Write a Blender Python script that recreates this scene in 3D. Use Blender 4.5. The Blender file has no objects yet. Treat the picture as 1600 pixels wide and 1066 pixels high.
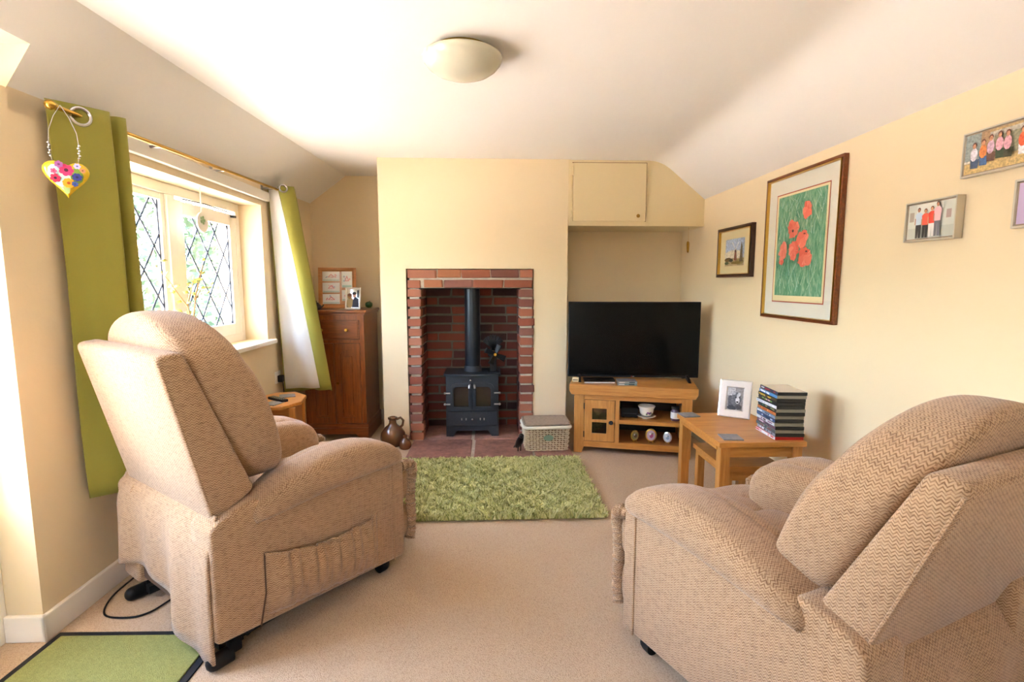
import bpy, bmesh, math, random
from mathutils import Vector, Matrix
R = math.radians
random.seed(7)
SC = bpy.context.scene
COL = SC.collection

# ------------------------------------------------------------ camera, sky, sun, exposure
cam_d = bpy.data.cameras.new('camera'); cam = bpy.data.objects.new('camera', cam_d); COL.objects.link(cam)
cam_d.sensor_width = 36.0; cam_d.lens = 18.0; cam_d.clip_start = 0.02
cam.location = (0, 0, 1.24)
cam.rotation_euler = (R(90 - 6.4895), 0, R(-2.418))
SC.camera = cam
W = bpy.data.worlds.new('sky'); SC.world = W; W.use_nodes = True
nt = W.node_tree; nt.nodes.clear()
sky = nt.nodes.new('ShaderNodeTexSky'); sky.sky_type = 'NISHITA'
sky.sun_disc = False; sky.sun_elevation = R(52); sky.sun_rotation = R(10); sky.air_density = 1.0; sky.dust_density = 3.0
hs = nt.nodes.new('ShaderNodeHueSaturation'); hs.inputs['Saturation'].default_value = 0.85
bg = nt.nodes.new('ShaderNodeBackground'); bg.inputs['Strength'].default_value = 1.5
wo = nt.nodes.new('ShaderNodeOutputWorld')
nt.links.new(sky.outputs[0], hs.inputs['Color']); nt.links.new(hs.outputs[0], bg.inputs[0]); nt.links.new(bg.outputs[0], wo.inputs[0])
sun_d = bpy.data.lights.new('sun', 'SUN'); sun_d.energy = 10.0; sun_d.angle = R(2); sun_d.color = (1, .97, .92)
sun = bpy.data.objects.new('sun', sun_d); COL.objects.link(sun)
sun.rotation_euler = (R(-40), 0, R(-8))       # from beyond the chimney end, along the outside of the window wall
vs = SC.view_settings
vs.view_transform = 'Standard'; vs.look = 'None'; vs.gamma = 1.0; vs.use_curve_mapping = False
vs.exposure = 2.9
SC.cycles.max_bounces = 8; SC.cycles.diffuse_bounces = 6; SC.cycles.transparent_max_bounces = 12
SC.cycles.caustics_reflective = False; SC.cycles.caustics_refractive = False
SC.cycles.sample_clamp_indirect = 8.0

# ------------------------------------------------------------ materials
def lin(h):
    c = [((h >> s) & 255) / 255 for s in (16, 8, 0)]
    return tuple(x / 12.92 if x <= .04045 else ((x + .055) / 1.055) ** 2.4 for x in c) + (1,)
MATS = {}
def nodes(name):
    m = bpy.data.materials.new(name); m.use_nodes = True; MATS[name] = m
    t = m.node_tree; b = t.nodes['Principled BSDF']
    def N(ty, **k):
        n = t.nodes.new(ty)
        for a, v in k.items():
            if a[0] == '_': setattr(n, a[1:], v)
            else: n.inputs[a.replace('__', ' ')].default_value = v
        return n
    return m, t, b, N
def plain(name, col, rough=.5, metal=0, spec=.5, noise=0, nscale=40, bump=0, bscale=200, coat=0):
    m, t, b, N = nodes(name)
    b.inputs['Base Color'].default_value = lin(col); b.inputs['Roughness'].default_value = rough
    b.inputs['Metallic'].default_value = metal; b.inputs['Specular IOR Level'].default_value = spec
    b.inputs['Coat Weight'].default_value = coat
    if noise or bump:
        tc = N('ShaderNodeTexCoord')
    if noise:
        n = N('ShaderNodeTexNoise', Scale=nscale, Detail=4)
        mx = N('ShaderNodeMixRGB', _blend_type='MULTIPLY', Fac=noise); mx.inputs[1].default_value = lin(col)
        cr = N('ShaderNodeValToRGB'); cr.color_ramp.elements[0].position = .3; cr.color_ramp.elements[1].position = .7
        cr.color_ramp.elements[0].color = (.35, .35, .35, 1)
        t.links.new(tc.outputs['Object'], n.inputs['Vector']); t.links.new(n.outputs[0], cr.inputs[0])
        t.links.new(cr.outputs[0], mx.inputs[2]); t.links.new(mx.outputs[0], b.inputs['Base Color'])
    if bump:
        n2 = N('ShaderNodeTexNoise', Scale=bscale, Detail=3); bp = N('ShaderNodeBump', Strength=bump, Distance=.004)
        t.links.new(tc.outputs['Object'], n2.inputs['Vector']); t.links.new(n2.outputs[0], bp.inputs['Height']); t.links.new(bp.outputs[0], b.inputs['Normal'])
    return m
def wood(name, c1, c2, rough=.35, axis='X', scale=6, coat=.15):
    m, t, b, N = nodes(name)
    tc = N('ShaderNodeTexCoord'); mp = N('ShaderNodeMapping')
    s = {'X': (1, 12, 12), 'Y': (12, 1, 12), 'Z': (12, 12, 1)}[axis]
    mp.inputs['Scale'].default_value = s
    oi = N('ShaderNodeObjectInfo'); ad = N('ShaderNodeVectorMath', _operation='ADD'); ml = N('ShaderNodeMath', _operation='MULTIPLY'); ml.inputs[1].default_value = 7
    t.links.new(oi.outputs['Random'], ml.inputs[0]); t.links.new(ml.outputs[0], ad.inputs[1])
    n = N('ShaderNodeTexNoise', Scale=scale, Detail=6, Roughness=.65, Distortion=.6)
    cr = N('ShaderNodeValToRGB'); e = cr.color_ramp.elements
    e[0].position = .3; e[1].position = .72; e[0].color = lin(c2); e[1].color = lin(c1)
    t.links.new(tc.outputs['Object'], ad.inputs[0]); t.links.new(ad.outputs[0], mp.inputs[0]); t.links.new(mp.outputs[0], n.inputs['Vector'])
    t.links.new(n.outputs[0], cr.inputs[0]); t.links.new(cr.outputs[0], b.inputs['Base Color'])
    b.inputs['Roughness'].default_value = rough; b.inputs['Coat Weight'].default_value = coat; b.inputs['Coat Roughness'].default_value = .25
    bp = N('ShaderNodeBump', Strength=.12, Distance=.003); t.links.new(n.outputs[0], bp.inputs['Height']); t.links.new(bp.outputs[0], b.inputs['Normal'])
    return m
def glass(name, tint=0xffffff, refl=.06, rough=0.0):
    m, t, b, N = nodes(name); t.nodes.remove(b); out = t.nodes['Material Output']
    tr = N('ShaderNodeBsdfTransparent'); tr.inputs[0].default_value = lin(tint)
    gl = N('ShaderNodeBsdfGlossy', Roughness=rough); mx = N('ShaderNodeMixShader'); mx.inputs[0].default_value = refl
    t.links.new(tr.outputs[0], mx.inputs[1]); t.links.new(gl.outputs[0], mx.inputs[2]); t.links.new(mx.outputs[0], out.inputs[0])
    return m
def herringbone(name, c1, c2, c3):
    m, t, b, N = nodes(name)
    uv = N('ShaderNodeUVMap'); sp = N('ShaderNodeSeparateXYZ'); t.links.new(uv.outputs[0], sp.inputs[0])
    wob = N('ShaderNodeTexNoise', Scale=60, Detail=2); t.links.new(uv.outputs[0], wob.inputs['Vector'])
    pp = N('ShaderNodeMath', _operation='PINGPONG'); pp.inputs[1].default_value = .0066; t.links.new(sp.outputs[0], pp.inputs[0])
    ad = N('ShaderNodeMath', _operation='ADD'); t.links.new(sp.outputs[1], ad.inputs[0]); t.links.new(pp.outputs[0], ad.inputs[1])
    w2 = N('ShaderNodeMath', _operation='MULTIPLY_ADD'); w2.inputs[1].default_value = .005; t.links.new(wob.outputs[0], w2.inputs[0]); t.links.new(ad.outputs[0], w2.inputs[2])
    mu = N('ShaderNodeMath', _operation='MULTIPLY'); mu.inputs[1].default_value = 2 * math.pi / .0078; t.links.new(w2.outputs[0], mu.inputs[0])
    sn = N('ShaderNodeMath', _operation='SINE'); t.links.new(mu.outputs[0], sn.inputs[0])
    mr = N('ShaderNodeMapRange'); mr.inputs[1].default_value = -.1; mr.inputs[2].default_value = .7; mr.inputs[4].default_value = 1.5; t.links.new(sn.outputs[0], mr.inputs[0])
    # slubs: short dark streaks
    mp = N('ShaderNodeMapping'); mp.inputs['Scale'].default_value = (40, 160, 1); t.links.new(uv.outputs[0], mp.inputs[0])
    n = N('ShaderNodeTexNoise', Scale=1.0, Detail=3); t.links.new(mp.outputs[0], n.inputs['Vector'])
    cr = N('ShaderNodeValToRGB'); cr.color_ramp.elements[0].position = .5; cr.color_ramp.elements[1].position = .68; t.links.new(n.outputs[0], cr.inputs[0])
    n3 = N('ShaderNodeTexNoise', Scale=55, Detail=3); t.links.new(uv.outputs[0], n3.inputs['Vector'])
    mm = N('ShaderNodeMath', _operation='MULTIPLY'); t.links.new(mr.outputs[0], mm.inputs[0]); t.links.new(n3.outputs[0], mm.inputs[1])
    m1 = N('ShaderNodeMixRGB'); m1.inputs[1].default_value = lin(c1); m1.inputs[2].default_value = lin(c2); t.links.new(mm.outputs[0], m1.inputs[0])
    m2 = N('ShaderNodeMixRGB'); m2.inputs[2].default_value = lin(c3); t.links.new(m1.outputs[0], m2.inputs[1])
    m3 = N('ShaderNodeMath', _operation='MULTIPLY'); m3.inputs[1].default_value = .38; t.links.new(cr.outputs[0], m3.inputs[0]); t.links.new(m3.outputs[0], m2.inputs[0])
    t.links.new(m2.outputs[0], b.inputs['Base Color'])
    b.inputs['Roughness'].default_value = .9; b.inputs['Specular IOR Level'].default_value = .15
    b.inputs['Sheen Weight'].default_value = .25; b.inputs['Sheen Roughness'].default_value = .5
    sb = N('ShaderNodeMath', _operation='SUBTRACT'); sb.inputs[0].default_value = 1; t.links.new(mm.outputs[0], sb.inputs[1])
    bp = N('ShaderNodeBump', Strength=.45, Distance=.004); t.links.new(sb.outputs[0], bp.inputs['Height']); t.links.new(bp.outputs[0], b.inputs['Normal'])
    return m
def speckle(name, c1, c2, scale, rough=.95, bump=.5, dist=.004, big=0):
    m, t, b, N = nodes(name); tc = N('ShaderNodeTexCoord')
    v = N('ShaderNodeTexVoronoi', Scale=scale); n = N('ShaderNodeTexNoise', Scale=scale * .5, Detail=3)
    t.links.new(tc.outputs['Object'], v.inputs['Vector']); t.links.new(tc.outputs['Object'], n.inputs['Vector'])
    mx = N('ShaderNodeMixRGB'); mx.inputs[1].default_value = lin(c1); mx.inputs[2].default_value = lin(c2)
    mr = N('ShaderNodeMapRange'); mr.inputs[1].default_value = .15; mr.inputs[2].default_value = .8
    t.links.new(v.outputs['Distance'], mr.inputs[0])
    ml = N('ShaderNodeMath', _operation='MULTIPLY'); t.links.new(mr.outputs[0], ml.inputs[0]); t.links.new(n.outputs[0], ml.inputs[1])
    t.links.new(ml.outputs[0], mx.inputs[0]); t.links.new(mx.outputs[0], b.inputs['Base Color'])
    bp = N('ShaderNodeBump', Strength=bump, Distance=dist, _invert=True); t.links.new(v.outputs['Distance'], bp.inputs['Height']); t.links.new(bp.outputs[0], b.inputs['Normal'])
    b.inputs['Roughness'].default_value = rough; b.inputs['Specular IOR Level'].default_value = .1
    return m
def varied(name, cols, rough=.85, nscale=60, bump=.5, spec=.3):
    """colour picked per object, with mottling: bricks, leaves"""
    m, t, b, N = nodes(name); tc = N('ShaderNodeTexCoord'); oi = N('ShaderNodeObjectInfo')
    cr = N('ShaderNodeValToRGB'); cr.color_ramp.interpolation = 'CONSTANT'; e = cr.color_ramp.elements
    e[0].color = lin(cols[0]); e[0].position = 0; e[1].color = lin(cols[1]); e[1].position = 1 / len(cols)
    for i, c in enumerate(cols[2:], 2):
        x = e.new(i / len(cols)); x.color = lin(c)
    t.links.new(oi.outputs['Random'], cr.inputs[0])
    ad = N('ShaderNodeVectorMath', _operation='ADD'); ml = N('ShaderNodeMath', _operation='MULTIPLY'); ml.inputs[1].default_value = 9
    t.links.new(oi.outputs['Random'], ml.inputs[0]); t.links.new(tc.outputs['Object'], ad.inputs[0]); t.links.new(ml.outputs[0], ad.inputs[1])
    n = N('ShaderNodeTexNoise', Scale=nscale, Detail=5, Roughness=.7); t.links.new(ad.outputs[0], n.inputs['Vector'])
    mr = N('ShaderNodeMapRange'); mr.inputs[1].default_value = .3; mr.inputs[2].default_value = .7; mr.inputs[3].default_value = .55; mr.inputs[4].default_value = 1.25
    t.links.new(n.outputs[0], mr.inputs[0])
    mx = N('ShaderNodeMixRGB', _blend_type='MULTIPLY', Fac=1.0); t.links.new(cr.outputs[0], mx.inputs[1]); t.links.new(mr.outputs[0], mx.inputs[2])
    t.links.new(mx.outputs[0], b.inputs['Base Color']); b.inputs['Roughness'].default_value = rough; b.inputs['Specular IOR Level'].default_value = spec
    bp = N('ShaderNodeBump', Strength=bump, Distance=.006); t.links.new(n.outputs[0], bp.inputs['Height']); t.links.new(bp.outputs[0], b.inputs['Normal'])
    return m
def vcol(name, rough=.4, noise=0, nscale=80):
    m, t, b, N = nodes(name); a = N('ShaderNodeVertexColor', _layer_name='Col')
    src = a.outputs[0]
    if noise:
        tc = N('ShaderNodeTexCoord'); n = N('ShaderNodeTexNoise', Scale=nscale, Detail=4); t.links.new(tc.outputs['Object'], n.inputs['Vector'])
        mr = N('ShaderNodeMapRange'); mr.inputs[1].default_value = .3; mr.inputs[2].default_value = .7; mr.inputs[3].default_value = 1 - noise; mr.inputs[4].default_value = 1 + noise
        t.links.new(n.outputs[0], mr.inputs[0])
        mx = N('ShaderNodeMixRGB', _blend_type='MULTIPLY', Fac=1.0); t.links.new(src, mx.inputs[1]); t.links.new(mr.outputs[0], mx.inputs[2]); src = mx.outputs[0]
    t.links.new(src, b.inputs['Base Color']); b.inputs['Roughness'].default_value = rough
    return m
def cloth(name, col, trans, rough=.8, sheen=.0, weave=900):
    """thin fabric that lets some light through"""
    m, t, b, N = nodes(name); out = t.nodes['Material Output']
    b.inputs['Base Color'].default_value = lin(col); b.inputs['Roughness'].default_value = rough; b.inputs['Specular IOR Level'].default_value = .25
    b.inputs['Sheen Weight'].default_value = sheen
    tr = N('ShaderNodeBsdfTranslucent'); tr.inputs[0].default_value = lin(col); mx = N('ShaderNodeMixShader'); mx.inputs[0].default_value = trans
    tc = N('ShaderNodeTexCoord'); mp = N('ShaderNodeMapping'); mp.inputs['Scale'].default_value = (20, 20, 160); t.links.new(tc.outputs['Object'], mp.inputs[0])
    n = N('ShaderNodeTexNoise', Scale=1.5, Detail=3); t.links.new(mp.outputs[0], n.inputs['Vector'])
    bp = N('ShaderNodeBump', Strength=.15, Distance=.002); t.links.new(n.outputs[0], bp.inputs['Height']); t.links.new(bp.outputs[0], b.inputs['Normal'])
    t.links.new(b.outputs[0], mx.inputs[1]); t.links.new(tr.outputs[0], mx.inputs[2]); t.links.new(mx.outputs[0], out.inputs[0])
    return m

plain('cream_paint', 0xE5D3B0, .75, bump=.12, bscale=60, spec=.25)
plain('white_ceiling', 0xE9E6E0, .8, bump=.1, bscale=50, spec=.2)
plain('white_gloss', 0xF2EEE4, .35)
plain('cream_gloss', 0xE2D0A4, .45)
speckle('carpet', 0xC8B196, 0x977E66, 280, bump=.4, dist=.004)
plain('mortar', 0xC2B5A2, .95, noise=.4, nscale=30, bump=.4, bscale=150)
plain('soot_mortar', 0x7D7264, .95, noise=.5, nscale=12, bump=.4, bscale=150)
varied('brick_red', [0xA2614A, 0x985744, 0x88564A, 0xAB6B52, 0x7C4F45, 0x9E5E46, 0x8C5E52, 0xAE735A])
varied('brick_orange', [0xB07350, 0xA86848])
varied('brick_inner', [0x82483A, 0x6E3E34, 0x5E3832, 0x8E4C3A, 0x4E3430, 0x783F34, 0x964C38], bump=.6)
varied('hearth_stone', [0x9A6F5F, 0x94695C, 0xA1786A], nscale=14, bump=.3, rough=.6)
wood('oak', 0xD0944A, 0xAE6E2C, .4, 'X'); wood('oak_y', 0xD0944A, 0xAE6E2C, .4, 'Y'); wood('oak_z', 0xCF954E, 0xAE702F, .4, 'Z')
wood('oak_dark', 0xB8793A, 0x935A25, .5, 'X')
wood('mahogany', 0x8E4E22, 0x5E2D12, .3, 'X', coat=.3); wood('mahogany_z', 0x93511F, 0x602E12, .3, 'Z', coat=.3)
wood('frame_wood', 0x8A4A20, 0x5B2A12, .3, 'X'); wood('dark_frame', 0x4A2A1E, 0x2C1812, .3, 'X'); wood('pine', 0xC98B4B, 0xA9692F, .5, 'X')
herringbone('chenille', 0xB69472, 0x7A5839, 0x68462C)
plain('chair_dark', 0x5A4130, .9)
plain('black_metal', 0x1B1C1E, .45, .3); plain('black_plastic', 0x0C0C0D, .5, spec=.3); plain('black_gloss', 0x050506, .12, spec=.6)
plain('tv_screen', 0x020202, .25, spec=.2)
plain('cast_iron', 0x33363A, .55, .35, noise=.3, nscale=60, bump=.35, bscale=300)
plain('flue_black', 0x30353B, .3, .6)
plain('brass', 0xC9A24A, .25, 1.0); plain('gold', 0xD7AE57, .3, 1.0); plain('chrome', 0xC8C8CA, .18, 1.0); plain('steel', 0xA9A59E, .35, .9)
plain('silver_frame', 0xC9C4BA, .3, .8); plain('white_silver', 0xE9E7E6, .22, .55, bump=.2, bscale=120)
cloth('green_curtain', 0x9A9540, .12, .55, sheen=.15); cloth('curtain_lining', 0xF3F1EC, .45)
plain('green_edge', 0xA5B04B, .7)
plain('green_mat', 0x979A5E, .95, noise=.35, nscale=120, bump=.8, bscale=350, spec=.1); plain('black_rubber', 0x17181B, .8)
plain('wicker', 0xD8C4A2, .7, noise=.35, nscale=60); plain('wicker_grey', 0xA08D77, .8, noise=.4, nscale=60); plain('wicker_white', 0xE6DDCB, .7)
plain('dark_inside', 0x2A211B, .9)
plain('green_tag', 0x7E9478, .6)
plain('stoneware', 0x6B4326, .25, noise=.5, nscale=14, coat=.5)
plain('bronze_dark', 0x2B2522, .35, .6)
glass('window_glass', refl=.05); glass('picture_glass', refl=.05); glass('smoke_glass', 0xB8AEA4, .08); glass('clear_ornament', 0xF4F8F6, .12)
plain('stove_glass', 0x2E211B, .15, spec=.8, noise=.6, nscale=18)
plain('green_glass', 0x1E7A2C, .08, spec=.8, coat=1); MATS['green_glass'].node_tree.nodes['Principled BSDF'].inputs['Transmission Weight'].default_value = .5
plain('lead', 0x2E323C, .6, .2)
plain('opal_glass', 0xC9C7B2, .25, coat=.3)
plain('mount_board', 0xE9E6D8, .9); plain('mount_cream', 0xEFE0B0, .9); plain('red_line', 0xB0503A, .8); plain('paper', 0xF4F1EA, .8)
vcol('print', .5); vcol('print_grainy', .6, .35, 120); vcol('porcelain', .15)
plain('porcelain_white', 0xEFE9DA, .15, coat=.4)
plain('black_case', 0x1C1C1B, .4); plain('grey_case', 0x8B8878, .4); plain('red_case', 0xC01C1C, .35); plain('clear_sleeve', 0xC9BDB2, .2)
plain('slate', 0x82848A, .6, noise=.4, nscale=80); plain('cable_white', 0xE6E0CF, .5)
plain('pewter', 0x3C3C3F, .4, .6)
plain('jar_purple', 0x5A4658, .15, coat=.5)
plain('leaf_yellow', 0xC9CC63, .6); plain('twig', 0xB58A5C, .8)
varied('leaf', [0x5E8F45, 0x76A455, 0x4C7E3E, 0x8DB35F], .6, 30, .1)
plain('leaf_flat', 0x2A4424, .6, noise=.7, nscale=3); plain('bark', 0x6B5240, .9); plain('paving', 0xD6C9BC, .9, noise=.3, nscale=4); plain('lawn', 0x7C9A4C, .95, noise=.4, nscale=6)
plain('pot', 0xE9E5DC, .4); cloth('sheer_white', 0xFFFFFF, .93); cloth('sheer_leaf', 0xB9D6A8, .9)
# poppy print background
def grass_print():
    m, t, b, N = nodes('poppy_field'); tc = N('ShaderNodeTexCoord'); mp = N('ShaderNodeMapping'); mp.inputs['Scale'].default_value = (60, 1, 14); mp.inputs['Rotation'].default_value = (0, .35, 0)
    n = N('ShaderNodeTexNoise', Scale=1, Detail=4, Distortion=1.6); n2 = N('ShaderNodeTexNoise', Scale=5, Detail=2)
    t.links.new(tc.outputs['Object'], mp.inputs[0]); t.links.new(mp.outputs[0], n.inputs['Vector']); t.links.new(tc.outputs['Object'], n2.inputs['Vector'])
    cr = N('ShaderNodeValToRGB'); e = cr.color_ramp.elements; e[0].position = .32; e[0].color = lin(0x3F8F6C); e[1].position = .7; e[1].color = lin(0xA9CBA8)
    x = e.new(.5); x.color = lin(0x6AAE88)
    t.links.new(n.outputs[0], cr.inputs[0]); mx = N('ShaderNodeMixRGB', _blend_type='MULTIPLY'); mx.inputs[0].default_value = .4
    t.links.new(cr.outputs[0], mx.inputs[1]); t.links.new(n2.outputs[1], mx.inputs[2]); t.links.new(cr.outputs[0], b.inputs['Base Color']); b.inputs['Roughness'].default_value = .8
grass_print()
def shag():
    m, t, b, N = nodes('shag'); a = N('ShaderNodeVertexColor', _layer_name='Col'); t.links.new(a.outputs[0], b.inputs['Base Color'])
    b.inputs['Roughness'].default_value = .9; b.inputs['Specular IOR Level'].default_value = .1
shag()

# ------------------------------------------------------------ mesh helpers
class MB:
    def __init__(s): s.bm = bmesh.new()
    def _add(s, vs, fs):
        bv = [s.bm.verts.new(v) for v in vs]
        for f in fs:
            try: s.bm.faces.new([bv[i] for i in f])
            except ValueError: pass
        return bv
    def box(s, c, d, rot=None, bevel=0, seg=2):
        x, y, z = [q / 2 for q in d]
        vs = [Vector((sx * x, sy * y, sz * z)) for sx in (-1, 1) for sy in (-1, 1) for sz in (-1, 1)]
        M = rot if rot is not None else Matrix.Identity(3)
        tmp = bmesh.new() if bevel else s.bm
        bv = [tmp.verts.new(M @ v + Vector(c)) for v in vs]
        fs = [tmp.faces.new([bv[i] for i in f]) for f in ((0, 1, 3, 2), (4, 6, 7, 5), (0, 4, 5, 1), (2, 3, 7, 6), (0, 2, 6, 4), (1, 5, 7, 3))]
        if bevel:
            bmesh.ops.bevel(tmp, geom=tmp.edges[:], offset=bevel, segments=seg, profile=.5, affect='EDGES')
            s._merge(tmp)
        return s
    def _merge(s, tmp):
        tmp.verts.index_update()
        mp = [s.bm.verts.new(v.co) for v in tmp.verts]
        for f in tmp.faces:
            try: s.bm.faces.new([mp[v.index] for v in f.verts])
            except ValueError: pass
        tmp.free()
    def b2(s, lo, hi, bevel=0, seg=2):
        return s.box([(a + b) / 2 for a, b in zip(lo, hi)], [b - a for a, b in zip(lo, hi)], None, bevel, seg)
    def cyl(s, p0, p1, r0, r1=None, n=16, cap=True):
        r1 = r0 if r1 is None else r1
        p0, p1 = Vector(p0), Vector(p1); d = (p1 - p0).normalized()
        a = d.orthogonal().normalized(); b = d.cross(a)
        vs = [p + (a * math.cos(2 * math.pi * i / n) + b * math.sin(2 * math.pi * i / n)) * r for p, r in ((p0, r0), (p1, r1)) for i in range(n)]
        fs = [(i, (i + 1) % n, n + (i + 1) % n, n + i) for i in range(n)]
        if cap: fs += [tuple(range(n))[::-1], tuple(range(n, 2 * n))]
        s._add(vs, fs); return s
    def tube(s, pts, r, n=8, closed=False, rf=None):
        pts = [Vector(p) for p in pts]; L = len(pts); rings = []; prev = None
        for i, p in enumerate(pts):
            if closed: d = pts[(i + 1) % L] - pts[i - 1]
            else: d = pts[min(i + 1, L - 1)] - pts[max(i - 1, 0)]
            d.normalize()
            if prev is None: a = d.orthogonal().normalized()
            else: a = (prev - d * prev.dot(d)).normalized()
            prev = a; b = d.cross(a); rr = rf(i / (L - 1)) * r if rf else r
            rings.append([p + (a * math.cos(2 * math.pi * k / n) + b * math.sin(2 * math.pi * k / n)) * rr for k in range(n)])
        vs = [v for q in rings for v in q]; fs = []
        for i in range(L if closed else L - 1):
            j = (i + 1) % L
            for k in range(n): fs.append((i * n + k, i * n + (k + 1) % n, j * n + (k + 1) % n, j * n + k))
        if not closed: fs += [tuple(range(n))[::-1], tuple(range((L - 1) * n, L * n))]
        s._add(vs, fs); return s
    def lathe(s, prof, n=24, c=(0, 0, 0), ax='z', sq=(1, 1)):
        vs = []; c = Vector(c)
        for r, z in prof:
            for k in range(n):
                a = 2 * math.pi * k / n; u, v = r * math.cos(a) * sq[0], r * math.sin(a) * sq[1]
                vs.append(c + (Vector((u, v, z)) if ax == 'z' else Vector((u, z, v)) if ax == 'y' else Vector((z, u, v))))
        fs = []
        for i in range(len(prof) - 1):
            for k in range(n): fs.append((i * n + k, i * n + (k + 1) % n, (i + 1) * n + (k + 1) % n, (i + 1) * n + k))
        fs += [tuple(range(n))[::-1], tuple(range((len(prof) - 1) * n, len(prof) * n))]
        s._add(vs, fs); return s
    def prism(s, poly, a0, a1, axis='x', bevel=0, seg=2):
        """polygon in the two other axes, extruded along axis"""
        def P(u, v, w): return {'x': (w, u, v), 'y': (u, w, v), 'z': (u, v, w)}[axis]
        n = len(poly); tmp = bmesh.new()
        bv = [tmp.verts.new(P(u, v, a0)) for u, v in poly] + [tmp.verts.new(P(u, v, a1)) for u, v in poly]
        tmp.faces.new(bv[:n][::-1]); tmp.faces.new(bv[n:])
        for i in range(n): tmp.faces.new((bv[i], bv[(i + 1) % n], bv[n + (i + 1) % n], bv[n + i]))
        bmesh.ops.recalc_face_normals(tmp, faces=tmp.faces[:])
        if bevel: bmesh.ops.bevel(tmp, geom=tmp.edges[:], offset=bevel, segments=seg, profile=.5, affect='EDGES')
        s._merge(tmp); return s
    def sphere(s, c, r, n=16, m=10):
        r = (r, r, r) if not hasattr(r, '__len__') else r
        prof = [(math.sin(math.pi * i / m) + 1e-5, -math.cos(math.pi * i / m)) for i in range(m + 1)]
        c = Vector(c)
        vs = [c + Vector((p * math.cos(2 * math.pi * k / n) * r[0], p * math.sin(2 * math.pi * k / n) * r[1], z * r[2])) for p, z in prof for k in range(n)]
        fs = [(i * n + k, i * n + (k + 1) % n, (i + 1) * n + (k + 1) % n, (i + 1) * n + k) for i in range(m) for k in range(n)]
        s._add(vs, fs); return s
    def grid(s, fn, nu, nv, flip=False):
        vs = [fn(i / nu, j / nv) for j in range(nv + 1) for i in range(nu + 1)]
        fs = []
        for j in range(nv):
            for i in range(nu):
                q = (j * (nu + 1) + i, j * (nu + 1) + i + 1, (j + 1) * (nu + 1) + i + 1, (j + 1) * (nu + 1) + i)
                fs.append(q[::-1] if flip else q)
        s._add(vs, fs); return s
    def soft(s, c, h, n=5, res=14, deform=None):
        """rounded cushion: cube surface pushed to a superellipsoid of half sizes h"""
        c = Vector(c); key = {}; vs = []; fs = []
        def g(p):
            k = tuple(round(q, 5) for q in p)
            if k not in key:
                l = sum(abs(q) ** n for q in p) ** (1 / n)
                v = Vector([q / l * hh for q, hh in zip(p, h)])
                if deform: v = Vector(deform(v))
                key[k] = len(vs); vs.append(v + c)
            return key[k]
        st = [math.sin((-1 + 2 * i / res) * math.pi / 2) * .35 + (-1 + 2 * i / res) * .65 for i in range(res + 1)]
        for ax in range(3):
            for sg in (-1, 1):
                for i in range(res):
                    for j in range(res):
                        q = []
                        for a, b in ((i, j), (i + 1, j), (i + 1, j + 1), (i, j + 1)):
                            p = [0, 0, 0]; p[ax] = sg; p[(ax + 1) % 3] = st[a]; p[(ax + 2) % 3] = st[b]; q.append(g(p))
                        fs.append(q if sg > 0 else q[::-1])
        s._add(vs, fs); return s
    def sweep(s, secs, m=20, n=3.0):
        """secs: (centre, side vector, up vector) cross-sections joined into a rounded bar"""
        vs = []; fs = []
        for c, a, b in secs:
            c, a, b = Vector(c), Vector(a), Vector(b)
            for k in range(m):
                t = 2 * math.pi * k / m; ct, st = math.cos(t), math.sin(t)
                l = (abs(ct) ** n + abs(st) ** n) ** (1 / n); vs.append(c + a * (ct / l) + b * (st / l))
        L = len(secs)
        for i in range(L - 1):
            for k in range(m): fs.append((i * m + k, i * m + (k + 1) % m, (i + 1) * m + (k + 1) % m, (i + 1) * m + k))
        fs += [tuple(range(m))[::-1], tuple(range((L - 1) * m, L * m))]
        s._add(vs, fs); return s
    def ob(s, name, mat, parent=None, smooth=True, loc=None, rot=None, uv=False, angle=40, thick=0):
        bmesh.ops.recalc_face_normals(s.bm, faces=s.bm.faces[:])
        me = bpy.data.meshes.new(name)
        if uv:
            ul = s.bm.loops.layers.uv.new('UVMap')
            for f in s.bm.faces:
                nx, ny, nz = [abs(q) for q in f.normal]
                for l in f.loops:
                    x, y, z = l.vert.co
                    l[ul].uv = (y, z) if nx >= ny and nx >= nz * .6 else (x, z) if ny >= nz * .6 else (x, y)
        s.bm.to_mesh(me); s.bm.free()
        if smooth:
            for p in me.polygons: p.use_smooth = True
            try: me.set_sharp_from_angle(angle=R(angle))
            except Exception: pass
        return link(name, me, mat, parent, loc, rot, thick)
def link(name, me, mat, parent=None, loc=None, rot=None, thick=0):
    o = bpy.data.objects.new(name, me); COL.objects.link(o)
    if mat: me.materials.clear(); me.materials.append(MATS[mat])
    if parent: o.parent = parent
    if loc is not None: o.location = loc
    if rot is not None: o.rotation_euler = rot
    if thick:
        so = o.modifiers.new('thickness', 'SOLIDIFY'); so.thickness = thick; so.offset = 0
    return o
def tag(o, label=None, cat=None, group=None, kind=None):
    if label: o['label'] = label
    if cat: o['category'] = cat
    if group: o['group'] = group
    if kind: o['kind'] = kind
    return o
def thing(name, label, cat, loc=(0, 0, 0), rz=0, group=None):
    o = bpy.data.objects.new(name, None); COL.objects.link(o); o.location = loc; o.rotation_euler = (0, 0, rz); o.empty_display_size = .05
    return tag(o, label, cat, group)
def struct(name, label=None):
    o = bpy.data.objects.new(name, None); COL.objects.link(o); o['kind'] = 'structure'
    if label: o['label'] = label
    return o
def st(o, label=None):
    o['kind'] = 'structure'
    if label: o['label'] = label
    return o
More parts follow.
